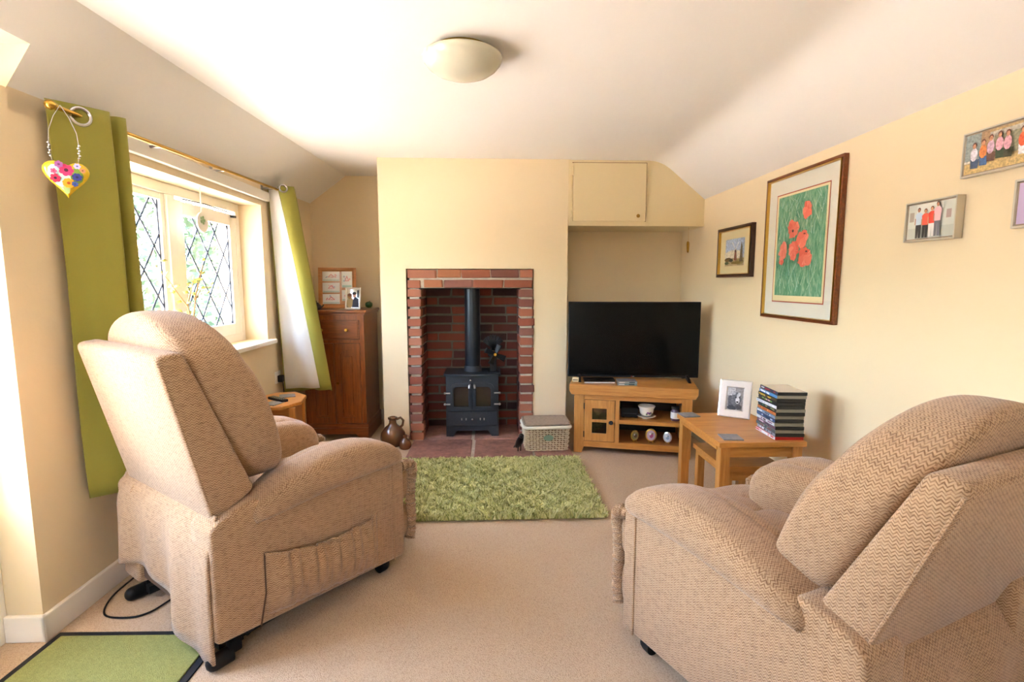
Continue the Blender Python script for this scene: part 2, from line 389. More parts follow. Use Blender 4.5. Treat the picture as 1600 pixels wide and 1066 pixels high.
def flat_art(name, parent, mat, shapes, y0, step=.0004):
    """flat print facing -y: shapes = (colour, [(x, z), ...]) painted back to front, each a hair proud of the last"""
    me = bpy.data.meshes.new(name); vs = []; fs = []; cols = []
    for i, (c, poly) in enumerate(shapes):
        b = len(vs); vs += [(x, y0 - i * step / max(1, len(shapes) / 8), z) for x, z in poly]; fs.append(tuple(range(b, b + len(poly)))); cols.append(lin(c))
    me.from_pydata(vs, [], fs); ca = me.color_attributes.new('Col', 'FLOAT_COLOR', 'CORNER')
    for p, c in zip(me.polygons, cols):
        for l in p.loop_indices: ca.data[l].color = c
    return link(name, me, mat, parent)
def ell(cx, cz, rx, rz, n=14, rot=0, jit=0, seed=0):
    rd = random.Random(seed); o = []
    for k in range(n):
        a = 2 * math.pi * k / n; q = 1 + (rd.random() - .5) * jit
        x, z = rx * math.cos(a) * q, rz * math.sin(a) * q
        o.append((cx + x * math.cos(rot) - z * math.sin(rot), cz + x * math.sin(rot) + z * math.cos(rot)))
    return o
def rc(x0, z0, x1, z1): return [(x0, z0), (x1, z0), (x1, z1), (x0, z1)]

# ------------------------------------------------------------ room shell
XL, XR, YB, YR, YF = -1.56, 1.65, 4.62, -2.3, 3.95      # left wall, right wall, back wall, rear wall, chimney face
ZC = 2.16
DY0, DY1, DC, ZS = .92, 1.73, 1.80, 2.0                          # glazed door opening in the left wall
WY0, WY1, WZ0, WZ1 = 2.26, 3.64, .845, 1.765            # window opening
def ztl(y): return 1.872 + (y - 1.73) * .0182
def xel(y): return -1.352 + (y - 1.85) * .0378
def ztr(y): return 1.90 - (y - 1.6) * .0095
def xer(y): return 1.25 + (y - 1.74) * .0234
m = MB(); m.b2((-1.9, YR, -.1), (XR, YB, 0)); st(m.ob('floor', 'carpet', smooth=False))
m = MB()
T = -1.86
m.b2((T, DY1, 0), (XL, WY0, 1.868)); m.b2((T, WY1, 0), (XL, YB + .1, 1.905)); m.b2((T, WY0, 0), (XL, WY1, WZ0)); m.b2((T, WY0, WZ1), (XL, WY1, 1.87))
m.b2((T, YR, 0), (XL, DY0, ztl(YR)))
def xs(y): return XL + (ZS - ztl(y)) / (ZC - ztl(y)) * (xel(y) - XL)
for a, b in ((DC, WY0), (WY0, WY1), (WY1, YB + .1), (YR, DY0)):      # wall head up to the sloping ceiling
    m._add([(XL, a, 1.80), (XL, b, 1.80), (XL, b, ztl(b) + .002), (XL, a, ztl(a) + .002)], [(0, 1, 2, 3)])
for y in (DY0, DC):
    m._add([(XL, y, ztl(y) - .01), (xs(y), y, ZS), (T, y, ZS), (T, y, ztl(y) - .01)], [(0, 1, 2, 3)])
m._add([(T, DY0, ZS), (T, DC, ZS), (xs(DC), DC, ZS), (xs(DY0), DY0, ZS)], [(0, 1, 2, 3)])
st(m.ob('wall_left', 'cream_paint', smooth=False))
m = MB(); m.b2((XR, YR, 0), (XR + .2, YB, 2.0)); st(m.ob('wall_right', 'cream_paint', smooth=False))
RW = (-1.20, -.25, 1.0, 1.80)                              # second window, in the rear wall behind the camera
m = MB(); m.b2((-2, YR - .2, -.1), (RW[0], YR, 2.3)); m.b2((RW[1], YR - .2, -.1), (XR + .2, YR, 2.3)); m.b2((RW[0], YR - .2, -.1), (RW[1], YR, RW[2])); m.b2((RW[0], YR - .2, RW[3]), (RW[1], YR, 2.3))
st(m.ob('wall_rear', 'cream_paint', smooth=False))
w2 = struct('window_2', 'white three-light window in the wall behind the viewer')
m = MB(); yy = (YR - .14, YR - .07)
m.b2((RW[0], yy[0], RW[2]), (RW[0] + .05, yy[1], RW[3])); m.b2((RW[1] - .05, yy[0], RW[2]), (RW[1], yy[1], RW[3])); m.b2((RW[0] + .05, yy[0], RW[2]), (RW[1] - .05, yy[1], RW[2] + .05)); m.b2((RW[0] + .05, yy[0], RW[3] - .05), (RW[1] - .05, yy[1], RW[3]))
for k in (1, 2):
    x = RW[0] + (RW[1] - RW[0]) * k / 3; m.b2((x - .03, yy[0], RW[2] + .05), (x + .03, yy[1], RW[3] - .05))
m.ob('window_frame', 'white_gloss', w2, smooth=False)
for k in range(3):
    x = RW[0] + (RW[1] - RW[0]) * k / 3; MB().b2((x + .03, YR - .106, RW[2] + .05), (x + (RW[1] - RW[0]) / 3 - .03, YR - .102, RW[3] - .05)).ob('pane', 'window_glass', w2, smooth=False)
MB().b2((RW[0] - .04, YR - .07, RW[2] - .03), (RW[1] + .04, YR + .05, RW[2])).ob('window_sill', 'white_gloss', w2, smooth=False)
m = MB(); m.b2((T, YB, 0), (-.7, YB + .2, 2.3)); m.b2((.5, 4.40, 0), (XR + .1, 4.6, 2.3)); st(m.ob('wall_back', 'cream_paint', smooth=False))
# flat ceiling with a sloping strip each side; the right-hand angle is softly rounded
m = MB()
ys = [YR + (YB + .05 - YR) * i / 30 for i in range(31)] + [DY0, DC]; ys = sorted(set(ys))
def prof(y):
    e, z = xer(y), ztr(y); L = [(xel(y), ZC), (e - .09, ZC)]
    s = (ZC - z) / (XR - e)
    for k in range(1, 6):
        t = k / 6; p0, p1, p2 = (e - .09, ZC), (e, ZC), (e + .09, ZC - .09 * s)
        L.append(tuple((1 - t) ** 2 * a + 2 * t * (1 - t) * b + t * t * c for a, b, c in zip(p0, p1, p2)))
    return L + [(e + .09, ZC - .09 * s), (XR + .01, z - .01 * s)]
for a, b in zip(ys[:-1], ys[1:]):
    pa, pb = prof(a), prof(b)
    for i in range(len(pa) - 1):
        m._add([(pa[i][0], a, pa[i][1]), (pa[i + 1][0], a, pa[i + 1][1]), (pb[i + 1][0], b, pb[i + 1][1]), (pb[i][0], b, pb[i][1])], [(0, 1, 2, 3)])
    door = a >= DY0 - 1e-6 and b <= DC + 1e-6
    lo = [(xs(y), ZS) if door else (XL, ztl(y)) for y in (a, b)]
    m._add([(lo[0][0], a, lo[0][1]), (xel(a), a, ZC), (xel(b), b, ZC), (lo[1][0], b, lo[1][1])], [(0, 1, 2, 3)])
bmesh.ops.remove_doubles(m.bm, verts=m.bm.verts[:], dist=.0005)
st(m.ob('ceiling', 'white_ceiling', angle=25))
m = MB(); m.b2((-2.3, YR - .5, 2.35), (2.3, YB + .5, 2.5)); st(m.ob('roof', 'white_ceiling', smooth=False))
# chimney breast with the fireplace recess
FX0, FX1, FZ, FB = -.530, .222, 1.196, 4.32
m = MB(); m.b2((-.833, YF, 0), (FX0 - .11, YB + .1, ZC + .02)); m.b2((FX1 + .11, YF, 0), (.593, YB + .1, ZC + .02)); m.b2((FX0 - .11, YF, FZ + .15), (FX1 + .11, YB + .1, ZC + .02))
m.b2((FX0 - .11, FB + .1, 0), (FX1 + .11, YB + .1, FZ + .15))
st(m.ob('wall_chimney', 'cream_paint', smooth=False))
# baseboards
m = MB(); m.b2((XL, DY1 - .018, 0), (XL + .018, YB, .095), .004); m.b2((-1.68, DY1 - .018, 0), (XL + .018, DY1, .095), .004); st(m.ob('baseboard_left', 'white_gloss', smooth=False))
m = MB(); m.b2((XR - .018, YR, 0), (XR, 4.40, .11), .004); st(m.ob('baseboard_right', 'white_gloss', smooth=False))
m = MB(); m.b2((XL + .018, YB - .018, 0), (-.833, YB, .095), .004); st(m.ob('baseboard_back', 'white_gloss', smooth=False))

# ------------------------------------------------------------ window in the left wall
win = struct('window_1', 'white painted two-light window with diamond leaded panes')
XG = -1.73
m = MB()
for lo, hi in (((XG - .05, WY0, WZ0), (XG + .02, WY0 + .05, WZ1)), ((XG - .05, WY1 - .05, WZ0), (XG + .02, WY1, WZ1)), ((XG - .05, WY0 + .05, WZ1 - .055), (XG + .02, WY1 - .05, WZ1)), ((XG - .05, WY0 + .05, WZ0), (XG + .02, WY1 - .05, WZ0 + .05)), ((XG - .05, 2.855, WZ0 + .05), (XG + .02, 2.925, WZ1 - .055))):
    m.b2(lo, hi, .004)
m.ob('window_frame', 'white_gloss', win, smooth=False)
m = MB(); m.b2((XG, WY0 - .0, WZ0 - .03), (XL + .05, WY1 + .045, WZ0), .008); m.ob('window_sill', 'white_gloss', win, smooth=False)
m = MB(); m.b2((XL, WY0 - .05, 1.800), (XL + .03, 3.72, 1.862), .004); m.ob('head_board', 'white_gloss', win, smooth=False)
def clip(poly, lo, hi):
    for ax, v, sg in ((0, lo[0], 1), (0, hi[0], -1), (1, lo[1], 1), (1, hi[1], -1)):
        out = []
        for i in range(len(poly)):
            a, b = poly[i - 1], poly[i]; ia, ib = (a[ax] - v) * sg >= 0, (b[ax] - v) * sg >= 0
            if ia != ib:
                t = (v - a[ax]) / (b[ax] - a[ax]); out.append((a[0] + (b[0] - a[0]) * t, a[1] + (b[1] - a[1]) * t))
            if ib: out.append(b)
        poly = out
        if not poly: return []
    return poly
def casement(y0, y1, z0, z1, stile, x, pw, ph):
    c = MB(); t = .035
    for lo, hi in (((x - t, y0, z0), (x, y0 + stile, z1)), ((x - t, y1 - stile, z0), (x, y1, z1)), ((x - t, y0 + stile, z1 - stile), (x, y1 - stile, z1)), ((x - t, y0 + stile, z0), (x, y1 - stile, z0 + stile))):
        c.b2(lo, hi, .003)
    co = c.ob('casement', 'white_gloss', win, smooth=False)
    gy0, gy1, gz0, gz1 = y0 + stile, y1 - stile, z0 + stile, z1 - stile; xg = x - t / 2
    L = MB()
    nd = 0
    cy, cz = (gy0 + gy1) / 2, (gz0 + gz1) / 2
    for i in range(-12, 13):
        for j in range(-12, 13):
            if (i + j) % 2: continue
            py, pz = cy + i * pw / 2, cz + j * ph / 2
            poly = clip([(py - pw / 2, pz), (py, pz - ph / 2), (py + pw / 2, pz), (py, pz + ph / 2)], (gy0, gz0), (gy1, gz1))
            if len(poly) < 3: continue
            ar = abs(sum(poly[k - 1][0] * poly[k][1] - poly[k][0] * poly[k - 1][1] for k in range(len(poly)))) / 2
            if ar < 2e-4: continue
            p = MB(); p.prism(poly, xg - .0015, xg + .0015, 'x'); p.ob('pane', 'window_glass', co, smooth=False)
            for k in range(len(poly)):
                a, b = poly[k - 1], poly[k]
                if a[1] < b[1] or (a[1] == b[1] and a[0] < b[0]):
                    L.cyl((xg, *a), (xg, *b), .0045, n=5)
    L.ob('lead_came', 'lead', co)
    return co
casement(2.31, 2.855, WZ0 + .05, WZ1 - .055, .035, XG + .005, .19, .26)
casement(2.925, 3.59, WZ0 + .05, WZ1 - .075, .075, XG + .015, .19, .26)
m = MB(); m.tube([(XG + .03, 2.97, 1.70), (XG + .035, 3.2, 1.705), (XG + .03, 3.5, 1.695)], .004, 6); m.b2((XG + .02, 3.52, 1.668), (XG + .04, 3.56, 1.682)); m.ob('casement_stay', 'black_metal', win)
# glazed door in the left wall, at the edge of the view
door = struct('door_1', 'white framed glazed garden door in a deep reveal')
m = MB()
for lo, hi in (((-1.745, DY1 - .05, 0), (-1.68, DY1, ZS)), ((-1.745, DY0, 0), (-1.68, DY0 + .05, ZS)), ((-1.745, DY0 + .05, ZS - .05), (-1.68, DY1 - .05, ZS)), ((-1.745, DY0 + .05, 0), (-1.68, DY1 - .05, .025))):
    m.b2(lo, hi, .004)
m.ob('door_frame', 'white_gloss', door, smooth=False)
m = MB()
for lo, hi in (((-1.735, DY1 - .14, .03), (-1.695, DY1 - .055, ZS - .055)), ((-1.735, DY0 + .055, .03), (-1.695, DY0 + .14, ZS - .055)), ((-1.735, DY0 + .14, ZS - .14), (-1.695, DY1 - .14, ZS - .055)), ((-1.735, DY0 + .14, .03), (-1.695, DY1 - .14, .50))):
    m.b2(lo, hi, .004)
leaf = m.ob('door_leaf', 'white_gloss', door, smooth=False)
m = MB(); m.b2((-1.718, DY0 + .14, .50), (-1.712, DY1 - .14, ZS - .14)); m.ob('pane', 'window_glass', leaf, smooth=False)
m = MB(); m.tube([(-1.69, DY0 + .10, 1.0), (-1.65, DY0 + .10, 1.0), (-1.65, DY0 + .2, 1.0)], .009, 8); m.ob('door_handle', 'chrome', leaf)

# ------------------------------------------------------------ brick fireplace and hearth
fire = thing('brick_fireplace', 'red brick fireplace surround with a sooty brick-lined recess', 'fireplace')
m = MB()
m.b2((FX0 - .085, YF - .002, 0), (FX0 - .012, FB + .05, FZ)); m.b2((FX1 + .012, YF - .002, 0), (FX1 + .10, FB + .05, FZ)); m.b2((FX0 - .085, YF - .002, FZ + .004), (FX1 + .10, FB + .05, FZ + .143))
m.ob('mortar_front', 'mortar', fire, smooth=False)
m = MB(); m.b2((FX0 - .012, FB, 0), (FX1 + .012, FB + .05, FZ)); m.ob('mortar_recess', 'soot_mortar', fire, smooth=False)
brick_me = []
for v in range(5):
    b = bmesh.new(); rd = random.Random(v); bmesh.ops.create_cube(b, size=1)
    bmesh.ops.bevel(b, geom=b.edges[:], offset=.045, segments=1, affect='EDGES')
    for q in b.verts: q.co += Vector([(rd.random() - .5) * .05 for _ in range(3)])
    me = bpy.data.meshes.new('brick'); b.to_mesh(me); b.free(); brick_me.append(me)
inner_me = [a.copy() for a in brick_me]; orange_me = [a.copy() for a in brick_me]
for L, n in ((brick_me, 'brick_red'), (inner_me, 'brick_inner'), (orange_me, 'brick_orange')):
    for a in L: a.materials.append(MATS[n])
rb = random.Random(3)
def brick(lo, hi, pool=brick_me):
    o = bpy.data.objects.new('brick', rb.choice(pool)); COL.objects.link(o); o.parent = fire
    o.location = [(a + b) / 2 + (rb.random() - .5) * .003 for a, b in zip(lo, hi)]; o.scale = [b - a for a, b in zip(lo, hi)]
    o.rotation_euler = ((rb.random() - .5) * .02, (rb.random() - .5) * .03, (rb.random() - .5) * .02)
PITCH = .0748; BH = .0575
for k in range(16):
    z = FZ - .006 - k * PITCH
    zl = max(z - BH, .002); d = rb.random() * .008
    brick((FX0 - .098 - rb.random() * .006, YF - .010 - d, zl), (FX0 + .002, YF + .10, z))
    d = rb.random() * .008
    brick((FX1 - .002 + (.006 if k > 3 else 0), YF - .010 - d, zl), (FX1 + .105 + rb.random() * .012, YF + .10, z))
def lx(c): return -.63 + (c - 110) * (.952 / 1360)
for cuts, z0, z1, org in (([(110, 428), (438, 688), (697, 1008), (1017, 1322), (1333, 1472)], 1.278, 1.340, 1), ([(110, 252), (288, 492), (503, 817), (829, 1148), (1160, 1472)], 1.203, 1.262, 1)):
    for i, (a, b) in enumerate(cuts):
        brick((lx(a), YF - .012 - rb.random() * .005, z0 - (.0 if i else .002)), (lx(b), YF + .10, z1), orange_me if i == org else brick_me)
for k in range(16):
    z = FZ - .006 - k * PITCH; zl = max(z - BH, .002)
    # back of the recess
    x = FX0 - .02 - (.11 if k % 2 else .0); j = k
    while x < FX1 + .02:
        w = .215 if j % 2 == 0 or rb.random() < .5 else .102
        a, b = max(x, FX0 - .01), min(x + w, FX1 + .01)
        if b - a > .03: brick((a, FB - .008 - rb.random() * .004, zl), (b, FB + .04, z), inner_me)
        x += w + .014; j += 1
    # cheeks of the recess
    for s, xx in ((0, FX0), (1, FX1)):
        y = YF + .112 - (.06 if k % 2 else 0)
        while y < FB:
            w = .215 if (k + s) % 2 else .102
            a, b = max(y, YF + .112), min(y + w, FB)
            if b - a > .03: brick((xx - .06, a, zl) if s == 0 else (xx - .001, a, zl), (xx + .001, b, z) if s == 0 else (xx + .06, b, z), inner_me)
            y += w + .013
m = MB(); m.b2((FX0 - .01, YF + .10, FZ - .004), (FX1 + .01, FB, FZ + .003)); m.ob('recess_plate', 'black_metal', fire, smooth=False)
hearth = thing('hearth', 'reddish stone slab hearth in front of the fireplace', 'hearth')
m = MB(); m.b2((-.60, 3.49, 0), (.585, FB, .014)); m.ob('mortar_bed', 'mortar', hearth, smooth=False)
for lo, hi in (((-.60, 3.49), (-.145, 3.90)), ((-.120, 3.49), (.30, 3.90)), ((.315, 3.49), (.585, 3.90)), ((FX0, 3.91), (-.155, FB)), ((-.13, 3.91), (FX1, FB))):
    m = MB(); m.b2((*lo, .005), (*hi, .022 + random.random() * .003), .005); m.ob('stone_slab', 'hearth_stone', hearth, smooth=False)

# ------------------------------------------------------------ built-in wall cupboard over the television
cup = thing('wall_cupboard', 'cream painted built-in cupboard high in the right alcove', 'cupboard', (0, 0, 0))
CY = 3.965
m = MB(); m.prism([(.593, 1.672), (XR, 1.672), (XR, ztr(CY) - .002), (xer(CY), ZC), (.593, ZC)], CY, 4.40, 'y'); m.ob('body', 'cream_gloss', cup, smooth=False)
m = MB(); m.b2((.596, CY - .012, 1.672), (XR - .002, CY, 1.690)); m.ob('bottom_trim', 'cream_gloss', cup, smooth=False)
m = MB(); m.b2((.594, CY - .014, 1.69), (.612, CY, ZC)); m.ob('side_trim', 'cream_gloss', cup, smooth=False)
m = MB(); m.b2((.630, CY - .016, 1.708), (1.188, CY - .001, 2.138), .002); cd = m.ob('door', 'cream_gloss', cup, smooth=False)
m = MB()
for lo, hi in (((.624, CY - .0025, 2.138), (1.194, CY - .0005, 2.144)), ((1.188, CY - .0025, 1.705), (1.194, CY - .0005, 2.144))): m.b2(lo, hi)
m.ob('shadow_gap', 'frame_wood', cup, smooth=False)
m = MB(); m.lathe([(.001, .0), (.006, .001), (.006, .012), (.012, .016), (.014, .024), (.010, .031), (.001, .033)], 14, (1.125, CY - .016, 1.745), 'y'); k = m.ob('knob', 'brass', cd)
k.scale = (1, -1, 1); k.location = (0, 2 * (CY - .016), 0)
for z in (1.77, 2.08):
    m = MB(); m.cyl((.628, CY - .018, z - .035), (.628, CY - .018, z + .035), .006, n=10); m.b2((.612, CY - .017, z - .035), (.645, CY - .012, z + .035)); m.ob('hinge', 'cream_gloss', cd)

# ------------------------------------------------------------ riser recliner armchairs
def recliner(label, loc, ang, pad, cush, pocket, skirt):
    t = thing('recliner_armchair', label, 'armchair', loc, R(ang - 90), 'two matching recliner armchairs')
    # steel lift base and feet
    m = MB()
    for s in (-1, 1):
        m.b2((s * .27 - .015, .04, .03), (s * .27 + .015, .72, .06)); m.tube([(s * .30, .12, .05), (s * .29, .2, .08), (s * .27, .3, .10), (s * .26, .45, .10)], .014, 8)
    for y in (.10, .66): m.b2((-.30, y - .015, .03), (.30, y + .015, .06))
    m.b2((-.26, .2, .06), (.26, .5, .14)); m.ob('lift_base', 'black_metal', t)
    for s in (-1, 1):
        for y in (.06, .68):
            m = MB(); m.cyl((s * .325, y, .026), (s * .325, y - .055 if y < .3 else y + .03, .026), .026, n=14); m.sphere((s * .325, y - .055 if y < .3 else y + .03, .026), .0255, 12, 8)
            m.b2((s * .325 - .018, y - .01, .03), (s * .325 + .018, y + .03, .075), .006); m.ob('foot', 'black_plastic', t)
    for s in (-1, 1):
        m = MB(); P = [(0, .10), (.80, .045), (.80, .47), (.58, .53), (.25, .48), (.15, .535), (.03, .505), (0, .475)]
        m.prism(P, s * .37, s * .23, 'x', .016, 3); sp = m.ob('side_panel', 'chenille', t, uv=True)
        m = MB(); m.tube([(s * .371, .735, .052), (s * .372, .735, .3), (s * .371, .735, .53)], .004, 6); m.ob('piping', 'chenille', sp, uv=True)
        # arm pad: rounded bar, low at the back, rising then dropping at the front
        secs = []
        for y, zc, h, w in ((.135, .492, .018, .055), (.15, .495, .040, .078), (.23, .514, .056, .085), (.33, .533, .066, .089), (.43, .546, .072, .090), (.53, .552, .074, .090), (.62, .549, .071, .090), (.69, .539, .062, .088), (.745, .525, .049, .082), (.775, .514, .034, .070), (.79, .508, .016, .045)):
            secs.append(((s * .312, y, zc - .010), (w * 1.05, 0, 0), (0, h * .12 * (1 if y < .5 else -1), h)))
        m = MB(); m.sweep(secs, 28, 3.0); m.ob('arm_pad', 'chenille', t, uv=True, angle=60)
        m = MB(); m.soft((s * .250, .475, .430), (.110, .312, .170), 3.0, 14, lambda v: (v.x, v.y, v.z - .05 * max(0, -(v.y + .02) / .3) * (1 if v.z > 0 else 0))); m.ob('inner_arm', 'chenille', t, uv=True, angle=60)
        # ruched roll down the front edge
        pts = [(.79, .435), (.83, .438), (.862, .435), (.880, .42), (.882, .39), (.870, .34), (.866, .28), (.870, .2), (.868, .13), (.855, .085)]
        fine = []
        for i in range(len(pts) - 1):
            for k in range(8):
                a, b = pts[i], pts[i + 1]; q = k / 8; fine.append((s * .335, a[0] + (b[0] - a[0]) * q, a[1] + (b[1] - a[1]) * q))
        m = MB(); m.tube(fine, .025, 10, rf=lambda u: .88 + .16 * math.sin(u * 190)); m.ob('ruched_edge', 'chenille', t, uv=True)
    # seat, front roll, footrest
    m = MB(); m.soft((0, .42, .37), (.235, .24, .075), 4.5, 14, lambda v: (v.x, v.y, v.z + (.02 * (1 - (v.x / .25) ** 2) if v.z > 0 else 0))); m.ob('seat_cushion', 'chenille', t, uv=True, angle=60)
    m = MB(); m.soft((0, .775, .365), (.225, .150, .078), 3.2, 12); m.ob('seat_front', 'chenille', t, uv=True, angle=60)
    for zc, hz, y in ((.345, .095, .815), (.17, .105, .805)):
        m = MB(); m.soft((0, y, zc), (.340, .078, hz), 4.5, 12); m.ob('footrest_pad', 'chenille', t, uv=True, angle=60)
    m = MB(); m.b2((-.25, .02, .12), (.25, .72, .32)); m.ob('seat_frame', 'chair_dark', t, smooth=False)
    # backrest shell and cushion
    W2 = .335
    m = MB(); m.prism(pad, -W2, W2, 'x', .022, 3); bp = m.ob('backrest', 'chenille', t, uv=True)
    (a0, a1), (c0, c1) = pad[0], pad[3]
    for s in (-1, 1):
        ev = Vector((c0 - a0, c1 - a1)).normalized(); nv = Vector((ev.y, -ev.x)) * .0065; m = MB(); m.tube([(s * (W2 - .0065), a0 + ev.x * q + nv.x, a1 + ev.y * q + nv.y) for q in [.025 + (math.hypot(c0 - a0, c1 - a1) - .05) * k / 8 for k in range(9)]], .004, 6); m.ob('piping', 'chenille', bp, uv=True)
    cy, cz, hx, hy, hz, shear, arch = cush
    def df(v):
        u = v.z / hz; th = 1 + .10 * math.cos(u * 2.2) - .07 * math.exp(-((u - .52) / .10) ** 2) * (1 if v.y > 0 else .3)
        wx = 1 - .06 * max(0, -u) + .02 * math.sin(u * 2)
        return (v.x * wx, v.y * th - v.z * shear, v.z - arch * (v.x / hx) ** 2 * max(0, u + .1) ** 2 + (.012 * math.cos(v.x / hx * 1.5) if u > 0 else 0))
    m = MB(); m.soft((0, cy, cz), (hx, hy, hz), 4.2, 22, df); m.ob('back_cushion', 'chenille', t, uv=True, angle=70)
    # loose fabric panel behind the seat
    def sk(u, v):
        x = -.352 + .704 * u; zb = skirt(u); zt_ = pad[0][1] + .035; z = zt_ + (zb - zt_) * v
        return (x, -.004 + (pad[0][0] + .006) * max(0, 1 - v * 3.2) ** 1.5 - .016 * v * math.sin(u * 9.5 + .6) - .012 * v * math.sin(u * 21), z)
    m = MB(); m.grid(sk, 40, 12); m.ob('rear_skirt', 'chenille', t, uv=True, angle=80, thick=.006)
    if pocket:
        def pk(u, v):
            y = .165 + .475 * u; zt = .338 - .042 * u - .03 * math.sin(math.pi * u); zb = .105 - .045 * u + .015; z = zt + (zb - zt) * v
            edge = min(1, u * 9, (1 - u) * 9)
            bul = .036 * math.sin(math.pi * min(1, (1 - v) * .9 + .05)) * edge + (.012 if v < .05 else 0) * edge
            rip = (.005 * math.sin(u * 57 + 2 * math.sin(v * 4)) + .004 * math.sin(u * 91 + 3 * v) + .004 * math.sin(u * 23 - 2 * v)) * (1 - .5 * v) * edge
            return (.3725 + bul + rip, y, z)
        m = MB(); m.grid(pk, 70, 16); po = m.ob('side_pocket', 'chenille', t, uv=True, angle=80, thick=.004)
        m = MB(); m.tube([(pk(u / 30, 0)[0] + .001, pk(u / 30, 0)[1], pk(u / 30, 0)[2]) for u in range(31)], .0045, 6); m.ob('pocket_hem', 'chenille', po, uv=True)
        m = MB(); m.tube([(.3725, .165, .338), (.3725, .163, .2), (.3725, .14, .095)], .003, 5); m.ob('seam', 'chair_dark', po)
    return t
LC = recliner('beige herringbone recliner by the window, gathered pocket on its side', (-1.1555, 1.7487, 0), 53,
         [(.030, .478), (.172, .555), (-.020, 1.040), (-.098, 1.030)], (.150, .835, .325, .115, .300, .36, .07), True,
         lambda u: .15 + .05 * math.sin(u * 5.5 + .2) - .09 * u ** 2)
RC = recliner('beige herringbone recliner by the right wall, cropped by the photo edge', (1.096, 1.055, 0), 112,
         [(.050, .400), (.170, .455), (-.050, .895), (-.125, .885)], (.145, .700, .318, .108, .272, .47, .09), False,
         lambda u: .09 + .02 * math.sin(u * 8))

# ------------------------------------------------------------ curtain rod, curtains
XRD = -1.475
def rodz(y): return 1.838 + (y - 1.98) * .026
rod = thing('curtain_rod', 'thin brass-coloured curtain pole above the window', 'curtain rod')
m = MB(); m.cyl((XRD, 1.875, rodz(1.875)), (XRD, 3.95, rodz(3.95)), .0085, n=12); m.ob('pole', 'brass', rod)
for y, s in ((1.875, -1), (3.95, 1)):
    m = MB(); m.sphere((XRD, y + s * .012, rodz(y)), .017, 14, 10); m.cyl((XRD, y - s * .012, rodz(y)), (XRD, y + s * .004, rodz(y)), .012, n=12); m.ob('finial', 'brass', rod)
for y in (2.46, 3.02, 3.66):
    m = MB(); m.b2((XL, y - .012, rodz(y) - .03), (XL + .006, y + .012, rodz(y) + .03)); m.cyl((XL, y, rodz(y)), (XRD, y, rodz(y)), .006, n=8); m.ob('bracket', 'steel', rod)
def path_at(pts, s):
    d = [0]
    for a, b in zip(pts[:-1], pts[1:]): d.append(d[-1] + math.dist(a, b))
    q = s * d[-1]
    for i in range(len(pts) - 1):
        if q <= d[i + 1] or i == len(pts) - 2:
            u = (q - d[i]) / max(1e-9, d[i + 1] - d[i]); return [a + (b - a) * u for a, b in zip(pts[i], pts[i + 1])]
def smooth_path(pts, n=60):
    o = []
    for i in range(n + 1): o.append(path_at(pts, i / n))
    for _ in range(3):
        o = [o[0]] + [[(a + 2 * b + c) / 4 for a, b, c in zip(o[i - 1], o[i], o[i + 1])] for i in range(1, len(o) - 1)] + [o[-1]]
    return o
# left curtain: a broad flat fold, then two tight folds
cl = thing('curtain', 'green eyelet curtain drawn to the left of the window', 'curtain', group='pair of green curtains')
top = smooth_path([(-1.530, 1.910), (-1.475, 1.980), (-1.420, 2.070), (-1.49, 2.085), (-1.535, 2.110), (-1.435, 2.125), (-1.418, 2.155), (-1.525, 2.165), (-1.445, 2.185)], 90)
bot = smooth_path([(-1.530, 1.945), (-1.470, 2.000), (-1.405, 2.080), (-1.475, 2.100), (-1.53, 2.125), (-1.425, 2.135), (-1.410, 2.160), (-1.52, 2.170), (-1.44, 2.185)], 90)
n = len(top) - 1
def lc(off):
    def f(u, v):
        i = min(int(u * n), n - 1); w = u * n - i
        a = [top[i][k] * (1 - w) + top[i + 1][k] * w for k in (0, 1)]; b = [bot[i][k] * (1 - w) + bot[i + 1][k] * w for k in (0, 1)]
        z = (rodz(a[1]) + .036) * (1 - v) + (.425 - .02 * u) * v
        s = v ** .8
        return (a[0] * (1 - s) + b[0] * s + .006 * math.sin(v * 7 + u * 5) * v - off, a[1] * (1 - s) + b[1] * s + .012 * math.sin(v * 5) * v, z)
    return f
m = MB(); m.grid(lc(0), 130, 26); m.ob('fabric', 'green_curtain', cl, angle=80, thick=.003)
f2 = lc(.006); m = MB(); m.grid(lambda u, v: f2(.015 + .97 * u, .03 + .955 * v), 80, 20); m.ob('lining', 'curtain_lining', cl, angle=80)
def eyelet(parent, c, axis, r=.027):
    m = MB(); ax = Vector(axis).normalized(); a = ax.orthogonal().normalized(); b = ax.cross(a)
    m.tube([Vector(c) + (a * math.cos(2 * math.pi * k / 24) + b * math.sin(2 * math.pi * k / 24)) * r for k in range(24)], .0065, 8, closed=True)
    return m.ob('eyelet', 'chrome', parent)
eyelet(cl, (-1.470, 1.985, rodz(1.98) - .004), (.80, -.6, 0), .030); eyelet(cl, (-1.475, 2.083, rodz(2.08)), (.3, .95, 0)); eyelet(cl, (-1.478, 2.122, rodz(2.12)), (.3, -.95, 0))
